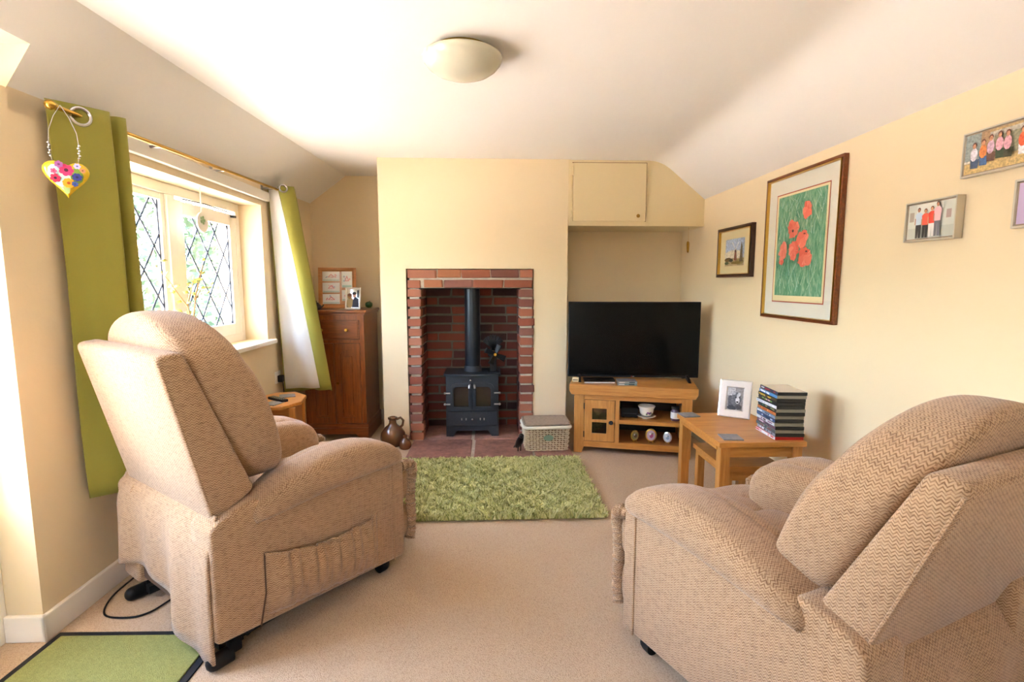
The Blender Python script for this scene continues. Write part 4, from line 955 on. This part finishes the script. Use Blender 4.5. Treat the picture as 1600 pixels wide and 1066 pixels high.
jug((-.752, 3.865, 0), 1.62, 'taller brown stoneware jug against the chimney breast'); jug((-.645, 3.768, .0), .78, 'smaller brown stoneware jug beside the brick surround', -.4)
bk = thing('wicker_basket', 'pale wicker hamper with grey lid and green oval tag on the hearth', 'basket', (.405, 3.70, .026), R(2))
BW, BD, BHH = .150, .105, .185
def peri(s, w, d, r=.03):
    """rounded rectangle outline"""
    pts = []
    for cx, cy, a0 in ((w - r, d - r, 0), (-w + r, d - r, 90), (-w + r, -d + r, 180), (w - r, -d + r, 270)):
        for k in range(5): a = R(a0 + 22.5 * k); pts.append((cx + r * math.cos(a), cy + r * math.sin(a)))
    pts.append(pts[0]); return path_at(pts, s % 1.0)
NS = 44
m = MB()
for k in range(NS):
    a, b = peri((k + .5) / NS, BW, BD), peri((k + .5) / NS, BW * 1.08, BD * 1.06); m.cyl((*a, 0), (*b, BHH), .0035, n=6)
st_ = m.ob('upright_canes', 'wicker', bk); st_['kind'] = 'stuff'
m = MB(); NR = 11
for r_ in range(NR):
    z = .006 + (BHH - .03) * r_ / (NR - 1); q = z / BHH; pts = []
    for k in range(NS * 2):
        s = k / (NS * 2); p = peri(s, BW * (1 + .08 * q), BD * (1 + .06 * q)); c = .006 * math.cos(math.pi * (k / 1.0) / 1.0 + math.pi * r_ + math.pi * .5 * 0) if k % 2 else .006 * (1 if (k // 2 + r_) % 2 else -1)
        c = .0075 * math.sin(math.pi * (s * NS) + math.pi * r_); l = math.hypot(*p); pts.append((p[0] + p[0] / l * c, p[1] + p[1] / l * c, z))
    m.tube(pts, .0052, 6, closed=True)
wv = m.ob('woven_canes', 'wicker', bk); wv['kind'] = 'stuff'
MB().b2((-BW * .95, -BD * .95, 0), (BW * .95, BD * .95, .004)).ob('bottom', 'wicker_grey', bk, smooth=False)
MB().b2((-BW * .93, -BD * .92, .004), (BW * .93, BD * .92, BHH - .02)).ob('lining', 'stoneware', bk, smooth=False)  # dark box added inside, its colour gives the shade seen between the canes
m = MB(); NN = 90; m.tube([(*peri(k / NN, BW * 1.13, BD * 1.13), BHH - .010) for k in range(NN)], .0125, 10, closed=True, rf=None); m.ob('rim', 'wicker_white', bk)
m = MB()
for k in range(17):
    y = -BD * 1.08 + 2.16 * BD * k / 16
    m.tube([(-BW * 1.08 + 2.16 * BW * i / 24, y, BHH + .012 + .003 * math.sin(math.pi * (i + k))) for i in range(25)], .0062, 6)
ld = m.ob('lid', 'wicker_grey', bk)
MB().tube([(*peri(k / 60, BW * 1.10, BD * 1.10), BHH + .013) for k in range(60)], .009, 8, closed=True).ob('lid_border', 'wicker_grey', ld)
MB().lathe([(.001, 0), (.036, 0), (.036, .003), (.001, .003)], 28, (.006, -.1225, .100), 'y', (1, .62)).ob('oval_tag', 'green_tag', bk)
for s in (-1, 1):
    MB().tube([(s * BW * 1.1, -.03, .15), (s * BW * 1.22, -.02, .165), (s * BW * 1.22, .02, .165), (s * BW * 1.1, .03, .15)], .006, 8).ob('handle', 'wicker', bk)
fg = thing('metal_bird', 'small dark metal bird figure leaning beside the wicker basket', 'ornament', (.205, 3.60, .026), R(200)); fg.scale = (1.3, 1.3, 1.3)
MB().soft((0, 0, .052), (.020, .034, .024), 2.4, 8, lambda v: (v.x, v.y, v.z + v.y * 1.0)).ob('body', 'bronze_dark', fg)
MB().sphere((0, .030, .095), (.014, .016, .014), 12, 8).cyl((0, .044, .095), (0, .064, .092), .004, .001, n=8).ob('head', 'bronze_dark', fg)
MB().box((0, -.040, .020), (.024, .050, .006), Matrix.Rotation(R(40), 3, 'X'), .002).ob('tail', 'bronze_dark', fg)
MB().cyl((.008, 0, 0), (.008, .004, .034), .003, n=6).ob('leg', 'bronze_dark', fg); MB().cyl((-.008, 0, 0), (-.008, .004, .034), .003, n=6).ob('leg', 'bronze_dark', fg)

# ------------------------------------------------------------ television unit in the right alcove
UA = R(-14.5)
un = thing('tv_unit', 'light oak television unit with one glazed door and open shelves', 'cabinet', (.590, 3.640, 0), UA)
UW, UD, UH = .856, .385, .51
m = MB(); m.prism([(-.018, .075), (-.018, .03), (-.0, 0), (UW, 0), (UW + .018, .03), (UW + .018, .075)], -.012, UD, 'y', .003)
tmp_top = m.ob('top', 'oak', un, smooth=False); tmp_top.location = (0, 0, UH - .075)
for x in (.018, UW - .088):
    m = MB(); m.prism([(x, 0), (x + .058, 0), (x + .072, .045), (x + .072, UH - .075), (x, UH - .075)] if x < .4 else [(x + .012, 0), (x + .07, 0), (x + .07, UH - .075), (x, UH - .075), (x, .045)], .005, .065, 'y', .002); m.ob('front_leg', 'oak_z', un, smooth=False)
    m = MB(); m.b2((x, UD - .06, 0), (x + .07, UD - .005, UH - .075)); m.ob('rear_leg', 'oak_z', un, smooth=False)
    m = MB(); m.b2((x + .012, .06, .05), (x + .058, UD - .05, UH - .075)); m.ob('side_panel', 'oak_y', un, smooth=False)
m = MB(); m.b2((.088, .008, .045), (UW - .088, .03, .088)); m.ob('bottom_rail', 'oak', un, smooth=False)
m = MB(); m.b2((.088, .008, .400), (UW - .088, .03, .436)); m.ob('top_rail', 'oak', un, smooth=False)
m = MB(); m.b2((.07, .028, .070), (UW - .07, UD - .01, .088)); m.ob('bottom_board', 'oak_dark', un, smooth=False)
m = MB(); m.b2((.340, .012, .228), (UW - .085, UD - .02, .256)); m.ob('shelf', 'oak', un, smooth=False)
m = MB(); m.b2((.312, .008, .088), (.342, UD - .02, .400)); m.ob('divider', 'oak_z', un, smooth=False)
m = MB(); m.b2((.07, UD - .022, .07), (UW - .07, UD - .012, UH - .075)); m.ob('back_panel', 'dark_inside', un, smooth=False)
m = MB(); m.b2((.09, .05, .232), (.311, UD - .03, .248)); m.ob('inner_shelf', 'oak_dark', un, smooth=False)
m = MB()
for lo, hi in (((.092, .006, .092), (.148, .026, .396)), ((.252, .006, .092), (.308, .026, .396)), ((.148, .006, .092), (.252, .026, .15)), ((.148, .006, .335), (.252, .026, .396)), ((.148, .008, .232), (.252, .024, .252))): m.b2(lo, hi, .001)
ud = m.ob('door', 'oak_z', un, smooth=False)
for z0, z1 in ((.15, .232), (.252, .335)): MB().b2((.148, .014, z0), (.252, .017, z1)).ob('pane', 'smoke_glass', ud, smooth=False)
k = MB().lathe([(.001, .026), (.012, .025), (.016, .018), (.012, .010), (.006, .007), (.006, 0)], 14, (0, 0, 0), 'y').ob('knob', 'black_metal', ud); k.scale = (1, -1, 1); k.location = (.284, .006, .238)
for z in (.14, .35): MB().b2((.086, .002, z - .022), (.094, .010, z + .022)).ob('hinge', 'black_metal', ud, smooth=False)
UM = Matrix.Translation((.590, 3.640, 0)) @ Matrix.Rotation(UA, 4, 'Z')
def up(x, y, z): return tuple(UM @ Vector((x, y, z)))
# things on and in the unit
tv = thing('television', 'large black flat-screen television standing on the oak unit', 'television', (1.067, 3.765, UH), R(-6))
m = MB(); m.b2((-.484, -.012, .024), (.484, .020, .590), .004); m.ob('bezel', 'black_plastic', tv, smooth=False)
m = MB(); m.b2((-.475, -.0135, .040), (.475, -.0118, .582)); m.ob('screen', 'tv_screen', tv, smooth=False)
m = MB(); m.b2((-.32, .02, .06), (.32, .055, .38), .012); m.ob('rear_housing', 'black_plastic', tv)
for s in (-1, 1):
    m = MB(); m.prism([(-.11, 0), (-.085, .0), (.0, .020), (.085, 0), (.11, 0), (.03, .045), (-.03, .045)], s * .40 - .010, s * .40 + .010, 'x', .002); m.ob('stand_foot', 'black_plastic', tv, smooth=False)
flat_art('logo', tv, 'print', [(0xC03040, ell(-.008, .031, .004, .004, 12)), (0xB9B9BC, rc(-.001, .0285, .004, .0335)), (0xB9B9BC, rc(.006, .0285, .011, .0335))], -.0132, .0002)
bx = thing('set_top_box', 'slim black set-top box with silver front edge under the television', 'set-top box', (.795, 3.685, UH), R(-5))
m = MB(); m.b2((-.112, -.055, .004), (.112, .055, .030), .003); m.ob('case', 'black_gloss', bx, smooth=False)
m = MB(); m.b2((-.112, -.058, .004), (.112, -.054, .015), .001); m.ob('front_strip', 'white_silver', bx, smooth=False)
for x in (-.09, .09): MB().cyl((x, 0, 0), (x, 0, .005), .012, n=10).ob('rubber_foot', 'black_rubber', bx)
for i, c in enumerate((0x6F8A86, 0x9AA39A)):
    t = thing('disc_case', ('lower' if i == 0 else 'upper') + ' of two disc cases lying under the television', 'disc case', (.985, 3.625, UH + i * .0145), R(-8 + 3 * i), 'two disc cases on the television unit')
    m = MB(); m.b2((-.068, -.06, 0), (.068, .06, .0135), .001); m.ob('case', 'grey_case', t, smooth=False)
    flat_art('spine_print', t, 'print', [(c, rc(-.066, .001, .066, .0125)), (0xE0DCD0, rc(-.06, .004, -.02, .009)), (0x2A3A3C, rc(.01, .003, .05, .010))], -.0602, .0002)
    MB().b2((-.066, -.058, .0134), (.066, .058, .0138)).ob('cover', 'slate', t, smooth=False)
cb = thing('cream_box', 'small cream plastic box at the left end of the television unit', 'router', (.632, 3.735, UH), UA)
MB().b2((-.024, -.02, 0), (.024, .02, .030), .004).ob('case', 'cream_gloss', cb); MB().b2((-.018, -.0215, .010), (.018, -.0195, .020)).ob('vent', 'wicker_grey', cb, smooth=False)
cu = thing('flower_bowl', 'cream porcelain bowl with purple flowers on the upper shelf', 'bowl', up(.535, .105, .278))
MB().lathe([(.020, 0), (.034, .004), (.046, .018), (.050, .036), (.052, .052), (.058, .062), (.062, .072), (.059, .074), (.046, .056), (.042, .030), (.030, .010), (.001, .008)], 28).ob('bowl', 'porcelain_white', cu)
for i, (a, z, r, c) in enumerate(((-95, .030, .010, 0x8A5A8C), (-80, .026, .009, 0x6A4A80), (-105, .020, .007, 0x6A7A4A), (-70, .034, .006, 0x7A4A6C), (-88, .040, .006, 0xA57AA0), (-60, .024, .006, 0x7A8A5A))):
    plain('petal_%d' % i, c, .3); aa = R(a); MB().sphere((math.cos(aa) * .0475, math.sin(aa) * .0475, z), (r, .003, r), 10, 6).ob('painted_flower', 'petal_%d' % i, cu)
sa = thing('saucer', 'white porcelain saucer under the flowered bowl', 'saucer', up(.535, .105, .257))
MB().lathe([(.001, .003), (.028, .001), (.032, .006), (.055, .013), (.068, .020), (.066, .022), (.050, .018), (.028, .012), (.001, .014)], 30).ob('dish', 'porcelain_white', sa); MB().lathe([(.026, 0), (.030, 0), (.030, .006), (.026, .006)], 24).ob('foot_ring', 'porcelain_white', sa)
ja = thing('jar', 'small purple glass jar with white label on the upper shelf', 'jar', up(.735, .085, .257))
MB().lathe([(.001, 0), (.030, 0), (.033, .006), (.033, .070), (.026, .082), (.024, .086), (.001, .086)], 22).ob('glass_body', 'jar_purple', ja)
MB().lathe([(.0335, .018), (.0337, .018), (.0337, .064), (.0335, .064)], 22).ob('paper_label', 'paper', ja); MB().lathe([(.001, .084), (.027, .084), (.028, .090), (.028, .102), (.001, .104)], 22).ob('lid', 'pewter', ja)
for i, (x, rz, c1, c2, lb) in enumerate(((.455, .5, 0xA89A6A, 0x6A5A50, 'left of three small oval gilt ornaments, turned sideways, on the lower shelf'), (.570, 0, 0xC9B0BC, 0xB05A7A, 'middle and largest oval gilt ornament with pink flower on lower shelf'), (.685, -.4, 0xC9D6E0, 0x8FA9C0, 'right of three oval ornaments, pale blue, on the lower shelf'))):
    k = 1.15 if i == 1 else .95
    t = thing('oval_ornament', lb, 'ornament', up(x, .075, .0885), UA + rz, 'oval ornaments on the lower shelf'); t.scale = (k, k, k)
    m = MB(); m.lathe([(.001, -.006), (.028, -.006), (.034, -.002), (.034, .002), (.028, .006), (.001, .008)], 28, (0, 0, .046), 'y', (1, 1.22)); m.ob('oval_body', 'gold' if i < 2 else 'silver_frame', t)
    flat_art('painted_centre', t, 'porcelain', [(c1, ell(0, .046, .026, .033, 20)), (c2, ell(.003, .042, .012, .014, 10, 0, .3, i)), (0xE9E6E0, ell(-.006, .054, .006, .008, 10)), (0x6A8A5A, ell(.009, .058, .006, .004, 8))], -.0068, .0006)
    for s in (-1, 1): MB().tube([(s * .012, -.012, 0), (s * .012, 0, .012), (s * .010, .012, 0)], .003, 6).ob('stand', 'gold', t)
mb_ = thing('media_player', 'black media player on the upper shelf beside the bowl', 'media player', up(.415, .20, .2565), UA)
MB().b2((-.06, -.11, .004), (.06, .11, .075), .004).ob('case', 'black_plastic', mb_, smooth=False); MB().b2((-.05, -.112, .03), (.05, -.109, .036)).ob('disc_slot', 'pewter', mb_, smooth=False)
for x in (-.045, .045): MB().b2((x - .01, -.1, 0), (x + .01, .1, .005)).ob('rubber_foot', 'black_rubber', mb_, smooth=False)
wb = thing('wooden_ball', 'small round wooden ornament behind the upper glazed door pane', 'ornament', up(.185, .16, .249))
MB().lathe([(.001, 0), (.014, 0), (.014, .006), (.012, .008)] + [(.034 * math.sin(R(q)) + .0001, .040 - .034 * math.cos(R(q))) for q in range(20, 181, 16)], 20).ob('turned_body', 'pine', wb); MB().cyl((0, 0, .072), (0, 0, .082), .003, n=8).ob('stalk', 'bark', wb)

# ------------------------------------------------------------ nest of two oak tables
def nest(label, x0, x1, y0, y1, z, leg):
    t = thing('nesting_table', label, 'table', ((x0 + x1) / 2, (y0 + y1) / 2, 0), 0, 'nest of oak tables'); a, b = (x1 - x0) / 2, (y1 - y0) / 2
    m = MB(); m.b2((-a, -b, z - .026), (a, b, z), .003); m.ob('table_top', 'oak', t, smooth=False)
    for sx in (-1, 1):
        for sy in (-1, 1):
            m = MB(); m.b2((sx * (a - .012) - (leg if sx > 0 else 0), sy * (b - .012) - (leg if sy > 0 else 0), 0), (sx * (a - .012) + (leg if sx < 0 else 0), sy * (b - .012) + (leg if sy < 0 else 0), z - .026), .002); m.ob('leg', 'oak_z', t, smooth=False)
    for s in (-1, 1):
        m = MB(); m.b2((-a + leg, s * (b - .03) - .009, z - .078), (a - leg, s * (b - .03) + .009, z - .026)); m.ob('apron', 'oak', t, smooth=False)
    m = MB(); m.b2((a - .039, -b + leg, z - .078), (a - .021, b - leg, z - .026)); m.ob('apron', 'oak_y', t, smooth=False)
    m = MB(); m.b2((-a + .006, -b + leg, z - .046), (-a + .021, b - leg, z - .026)); m.ob('apron', 'oak_y', t, smooth=False)
    return t
nest('larger oak nest table carrying a silver frame and disc cases', 1.062, 1.480, 2.268, 2.815, .50, .046)
nest('smaller oak nest table tucked under the larger one', 1.128, 1.425, 2.352, 2.735, .352, .038)
for x, y, r, lb in ((1.110, 2.765, .1, 'slate coaster on the far left corner of the oak table'), (1.150, 2.345, -.1, 'slate coaster on the near left corner of the oak table')):
    tag(MB().b2((-.046, -.046, 0), (.046, .046, .006), .001).ob('coaster', 'slate', smooth=False, loc=(x, y, .50), rot=(0, 0, r)), lb, 'coaster', 'slate coasters on the oak table')
sf = picture('silver_photo_frame', 'wide silver frame with grey dog portrait on the oak table', (1.335, 2.700, .5025), R(-36), .165, .205, .042, .012, 'white_silver', 'paper', 'photo frame', tilt=R(-13), prof=[(0, 0), (0, -.010), (.006, -.013), (.036, -.013), (.042, -.008), (.042, 0)])
flat_art('dog_print', sf, 'print_grainy', [(0x8C8C90, rc(-.041, .041, .041, .164)), (0xB9B9BC, rc(-.041, .12, .0, .164)), (0x5A5A5E, ell(-.018, .085, .02, .035, 12, .2, .3, 3)), (0x3F3F43, ell(-.01, .055, .025, .014, 12, 0, .3, 4)), (0x6A6A6E, ell(.006, .10, .027, .038, 14, 0, .15, 5)), (0xC9C9CC, ell(.018, .125, .009, .016, 8, -.4)), (0xD6D6D8, ell(.014, .095, .011, .018, 10)), (0xB0B0B4, ell(-.008, .135, .012, .012, 8)), (0x222225, ell(.004, .112, .003, .004, 8)), (0x222225, ell(.022, .112, .003, .004, 8)), (0x19191C, ell(.014, .086, .006, .005, 8)), (0x4A4A4E, ell(.02, .06, .018, .014, 10, 0, .3, 7))], -.0062, .0009)
MB().box((0, .034, .098), (.05, .004, .15), Matrix.Rotation(R(22), 3, 'X')).ob('back_stand', 'black_case', sf, smooth=False)
# stack of disc cases
bands = [('black_case', 0x232C48, (0x8A2A2A, 0xC9D6E0)), ('grey_case', 0x4C86BE, (0xA9CBE4, 0xE0E8EC)), ('black_case', 0x4A3A20, (0xB99A3A, 0x1C1C1C)), ('black_case', 0x1B1C1E, (0x6FA04A, 0xC9A0B0)), ('black_case', 0xDADCE0, (0xF0F0F0, 0xB9BEC8)), ('grey_case', 0x20252A, (0x4A7A5A, 0x8A8A60)), ('black_case', 0xC2703A, (0xE09A60, 0x9A4A20)), ('grey_case', 0x7F93AC, (0xD4DEE8, 0x40506A)), ('black_case', 0x33507F, (0xC9D3E0, 0x20304A)), ('grey_case', 0xD0D3DA, (0x8A6A84, 0x5A4050)), ('black_case', 0x6A4A5C, (0xC9B0BC, 0x302430)), ('grey_case', 0x4A5356, (0xA9B0B0, 0x7A4A4A)), ('black_case', 0x8C94A0, (0xE9E9EC, 0x303438)), ('red_case', 0xEDE8E8, (0xC9404A, 0xE0A0A8))]
ords = ['topmost', 'second', 'third', 'fourth', 'fifth', 'sixth', 'seventh', 'eighth', 'ninth', 'tenth', 'eleventh', 'twelfth', 'thirteenth', 'lowest']
desc = ['dark blue', 'sky blue', 'black and yellow', 'plain black', 'white', 'dark green', 'orange', 'pale blue', 'navy', 'pale grey', 'plum', 'slate grey', 'silver grey', 'red and white']
rdv = random.Random(5); H = .0166
for i in range(14):
    k = 13 - i; mt, c, ex = bands[k]
    lb = ('%s disc case, lowest of the stack on the oak table' % desc[k]) if k == 13 else ('%s disc case, topmost of the stack on the oak table' % desc[k]) if k == 0 else '%s disc case, %s from the top of the stack' % (desc[k], ords[k])
    t = thing('disc_case', lb, 'disc case', (1.412 + (rdv.random() - .5) * .006 + (.006 if k < 2 else 0), 2.388 + (rdv.random() - .5) * .010, .50 + i * H), R(-3 + (rdv.random() - .5) * 4), 'stack of disc cases')
    MB().b2((-.0675, -.095, 0), (.0675, .095, H - .0012), .0012).ob('case', mt, t, smooth=False)
    if k == 0: MB().b2((-.064, -.092, H - .0014), (.066, .092, H - .0009)).ob('cover', 'clear_sleeve', t, smooth=False)
    S = [(c, rc(-.094, .0008, .094, H - .002))]
    for j in range(7):
        x = -.09 + rdv.random() * .15; w = .006 + rdv.random() * .03; S.append((rdv.choice(ex), rc(x, .003 + rdv.random() * .003, min(.093, x + w), H - .0045)))
    sp = flat_art('spine_print', t, 'print', S, -.0682, .0003); sp.rotation_euler = (0, 0, R(-90))

# ------------------------------------------------------------ small brass heart under the cupboard
bh = thing('brass_heart', 'small brass heart hanging below the wall cupboard', 'ornament', (1.558, 4.03, 1.533), R(62))
m = MB(); heart_mesh(m, .0026, .010, 1.35); m.ob('heart', 'brass', bh)
MB().tube([(0, 0, .010), (0, 0, .137)], .0009, 5).ob('string', 'gold', bh); MB().tube([(0, 0, .137), (.004, 0, .131), (.0, 0, .126)], .0015, 6).ob('hook', 'brass', bh)

# ------------------------------------------------------------ rug and door mat
RX0, RX1, RY0, RY1 = -.62, .612, 2.555, 3.462
rug = thing('shag_rug', 'lime green shaggy rug in front of the hearth', 'rug', (0, 0, 0))
MB().b2((RX0 + .015, RY0 + .015, .0), (RX1 - .015, RY1 - .015, .010)).ob('backing', 'green_mat', rug, smooth=False)
import numpy as np
rg_ = np.random.default_rng(4); NT = 46000
px = rg_.uniform(RX0, RX1, NT); py = rg_.uniform(RY0, RY1, NT)
# clumps: strands lean together towards the nearest of many random clump centres
def cell(p, q, s, k): return np.sin(p * s + k) * np.cos(q * s * 1.13 - k * 2.1)
lean_x = .022 * (cell(px, py, 41, .3) + .8 * cell(px, py, 97, 1.7)) + rg_.normal(0, .008, NT); lean_y = .022 * (cell(py, px, 43, 2.2) + .8 * cell(py, px, 89, .6)) + rg_.normal(0, .008, NT)
hh = .024 + .008 * rg_.random(NT) + .006 * cell(px, py, 60, 4); wd = rg_.uniform(.0022, .0042, NT); th = rg_.uniform(0, math.pi, NT); cx_, sx_ = np.cos(th) * wd, np.sin(th) * wd
lean_x *= .8; V = np.empty((NT, 6, 3))
for lv, (f, wf_) in enumerate(((0, 1.0), (.6, .95), (1, .5))):
    bx_ = px + lean_x * f ** 1.6; by_ = py + lean_y * f ** 1.6; bz = .008 + hh * (f if f < 1 else .92)
    V[:, lv * 2] = np.stack([bx_ - cx_ * wf_, by_ - sx_ * wf_, bz], 1); V[:, lv * 2 + 1] = np.stack([bx_ + cx_ * wf_, by_ + sx_ * wf_, bz], 1)
base = (np.arange(NT) * 6)[:, None]
F_ = np.concatenate([base + np.array([[0, 1, 3, 2]]), base + np.array([[2, 3, 5, 4]])], 1).reshape(-1, 4)
me = bpy.data.meshes.new('pile'); me.vertices.add(NT * 6); me.vertices.foreach_set('co', V.ravel()); me.loops.add(F_.size); me.loops.foreach_set('vertex_index', F_.ravel().astype(np.int32)); me.polygons.add(len(F_)); me.polygons.foreach_set('loop_start', (np.arange(len(F_)) * 4).astype(np.int32)); me.update(calc_edges=True)
ca = me.color_attributes.new('Col', 'FLOAT_COLOR', 'POINT')
c0, c1, c2 = [np.array(lin(q)) for q in (0xD2CE84, 0xE0DCA8, 0xA0A564)]
a_ = rg_.random(NT)[:, None]; b_ = (rg_.random(NT) < .28)[:, None]; base_c = np.where(b_, c2, c0 * (1 - a_) + c1 * a_)
ca.data.foreach_set('color', np.repeat(base_c[:, None, :], 6, 1).ravel().astype(np.float32))
pl = link('pile', me, 'shag', rug); pl['kind'] = 'stuff'
dm = thing('door_mat', 'lime green door mat with black rubber border by the garden door', 'door mat', (-1.250, 1.30, 0), R(-1.5))
MB().b2((-.295, -.45, 0), (.295, .45, .006), .002).ob('rubber_border', 'black_rubber', dm, smooth=False); MB().b2((-.270, -.425, .004), (.270, .425, .011), .003).ob('pile', 'green_mat', dm, smooth=False)

# ------------------------------------------------------------ cables
def wire(name, label, mat, pts, r=.0035):
    o = []
    for i in range(len(pts) - 1):
        p0, p1, p2, p3 = [Vector(pts[max(0, min(len(pts) - 1, i + d))]) for d in (-1, 0, 1, 2)]
        for k in range(6):
            t = k / 6; o.append(.5 * ((2 * p1) + (p2 - p0) * t + (2 * p0 - 5 * p1 + 4 * p2 - p3) * t * t + (3 * p1 - p0 - 3 * p2 + p3) * t ** 3))
    o.append(Vector(pts[-1])); return tag(MB().tube(o, r, 7).ob(name, mat), label, 'cable')
wire('power_cable', 'thin black cable looping on the carpet behind the left recliner', 'black_plastic', [(-1.505, 2.10, .006), (-1.50, 1.96, .006), (-1.447, 1.85, .006), (-1.348, 1.829, .006), (-1.287, 1.86, .006), (-1.25, 1.95, .006), (-1.18, 2.05, .006)])
ws = thing('wall_socket', 'black plug in a wall socket behind the right recliner', 'socket', (XR - .001, 1.40, .43))
MB().b2((-.010, -.075, -.043), (0, .075, .043), .003).ob('face_plate', 'white_gloss', ws); MB().b2((-.05, .0, -.03), (-.010, .05, .03), .006).ob('plug', 'black_plastic', ws)
wire('power_cable', 'black cable hanging from the plug on the right wall', 'black_plastic', [(1.60, 1.425, .395), (1.605, 1.402, .34), (1.615, 1.413, .28), (1.618, 1.428, .155), (1.618, 1.455, .02), (1.58, 1.50, .006), (1.50, 1.53, .006)], .0045)
wire('power_cable', 'cream cable running down the right wall behind the recliner', 'cable_white', [(1.636, 1.50, .40), (1.636, 1.48, .295), (1.634, 1.445, .165), (1.624, 1.398, .06), (1.620, 1.36, .008), (1.60, 1.30, .006)], .004)

# ------------------------------------------------------------ window sill plant and sun-catcher
sp_ = thing('sill_plant', 'thin twiggy plant with pale yellow leaves on the window sill', 'plant', (-1.635, 2.86, WZ0))
MB().lathe([(.001, 0), (.040, 0), (.055, .085), (.058, .09), (.050, .09), (.046, .075), (.001, .072)], 22).ob('pot', 'pot', sp_)
tw = [[(0, 0, .07), (.01, -.01, .2), (0, -.02, .27), (-.005, -.08, .33), (.0, -.16, .40), (0, -.26, .48)], [(0, 0, .07), (0, .03, .2), (.005, .05, .30), (0, .12, .36), (0, .24, .37)], [(0, -.02, .27), (.01, .01, .36), (.01, .05, .43)], [(0, .05, .30), (.01, .10, .42), (0, .16, .50)], [(0, 0, .07), (.02, -.06, .16), (.02, -.12, .24)]]
rt = random.Random(8)
for p in tw:
    MB().tube(p, .0045, 6, rf=lambda u: 1.1 - .7 * u).ob('twig', 'twig', sp_)
for p in tw:
    for k in range(9):
        q = path_at(p, .35 + .65 * k / 8); a = rt.random() * 6.28; l = .026 + rt.random() * .014; c = Vector(q) + Vector(((rt.random() - .5) * .04, (rt.random() - .5) * .05, (rt.random() - .4) * .05))
        d = Vector((math.cos(a) * .6, math.sin(a), rt.random() - .4)).normalized(); e = d.orthogonal().normalized()
        m = MB(); m._add([c, c + d * l * .5 + e * l * .35, c + d * l, c + d * l * .5 - e * l * .35], [(0, 1, 2, 3)]); m.ob('leaf', 'leaf_yellow', sp_, thick=.0008)
sc_ = thing('sun_catcher', 'clear glass disc sun-catcher hanging on a white ribbon in the window', 'ornament', (-1.605, 2.985, 1.575))
m = MB(); m._add([(0, .051 * math.cos(R(11.25 * k)), .051 * math.sin(R(11.25 * k))) for k in range(32)], [tuple(range(32))]); m.ob('glass_disc', 'sheer_white', sc_)
MB().b2((-.001, -.006, .052), (.001, .006, .235)).ob('ribbon', 'curtain_lining', sc_, smooth=False)
MB().lathe([(.049, -.004), (.054, -.004), (.054, .004), (.049, .004)], 32, (0, 0, 0), 'x').ob('rim', 'white_gloss', sc_)
MB().tube([(.0, 0, .228), (0, 0, .245), (.014, 0, .250), (.028, 0, .262), (.035, 0, .275)], .003, 6).ob('hook', 'black_metal', sc_)
m = MB()
for a in range(5): m.sphere((.004, math.cos(a * 1.25) * .018, .012 + math.sin(a * 1.25) * .016), (.002, .010, .009), 8, 6)
m.sphere((.005, 0, .012), (.002, .008, .008), 8, 6); fo = m.ob('painted_leaves', 'sheer_leaf', sc_); fo['kind'] = 'stuff'

# ------------------------------------------------------------ garden outside
m = MB(); m.b2((-14, -12, -.22), (T, 20, -.12)); m.b2((T, -12, -.22), (8, YR - .2, -.12)); tag(m.ob('garden_paving', 'paving', smooth=False), 'pale garden paving outside the window', 'ground', kind='structure')
def shrub(x, y, h, r, n, label, sd):
    rd = random.Random(sd); t = thing('garden_shrub', label, 'shrub', (x, y, -.12), 0, 'shrubs outside the window')
    m = MB(); m.tube([(0, 0, 0), (.05, .02, h * .3), (-.03, .05, h * .6)], .05, 8, rf=lambda u: 1.2 - .7 * u); m.ob('stem', 'bark', t)
    m = MB()
    for _ in range(n):
        while True:
            p = Vector((rd.uniform(-1, 1), rd.uniform(-1, 1), rd.uniform(-1, 1)))
            if .45 < p.length < 1: break
        c = Vector((p.x * r, p.y * r, h * .55 + p.z * h * .47)); d = Vector((rd.uniform(-1, 1), rd.uniform(-1, 1), rd.uniform(-.8, .4))).normalized(); e = d.orthogonal().normalized(); l = rd.uniform(.09, .17)
        m._add([c - d * l * .5, c + e * l * .3, c + d * l * .5, c - e * l * .3], [(0, 1, 2, 3)])
    f = m.ob('foliage', 'leaf_flat', t, smooth=False); f['kind'] = 'stuff'
shrub(-5.2, 8.2, 3.2, 1.3, 2600, 'leafy shrub seen through the left window light', 1); shrub(-5.4, 10.9, 3.2, 1.4, 2600, 'leafy shrub seen through the middle of the right window light', 2); shrub(-4.0, 13.4, 2.6, 1.2, 1200, 'leafy shrub seen at the right edge of the window', 3); shrub(-8.6, 12.8, 4.2, 2.0, 2600, 'tall shrub farthest away beyond the window', 4)
shrub(-4.6, -1.9, 2.9, 1.15, 2600, 'dense unseen shrub added outside the garden door to dim its light', 5)  # out of view, added to cut the sky light entering by the door
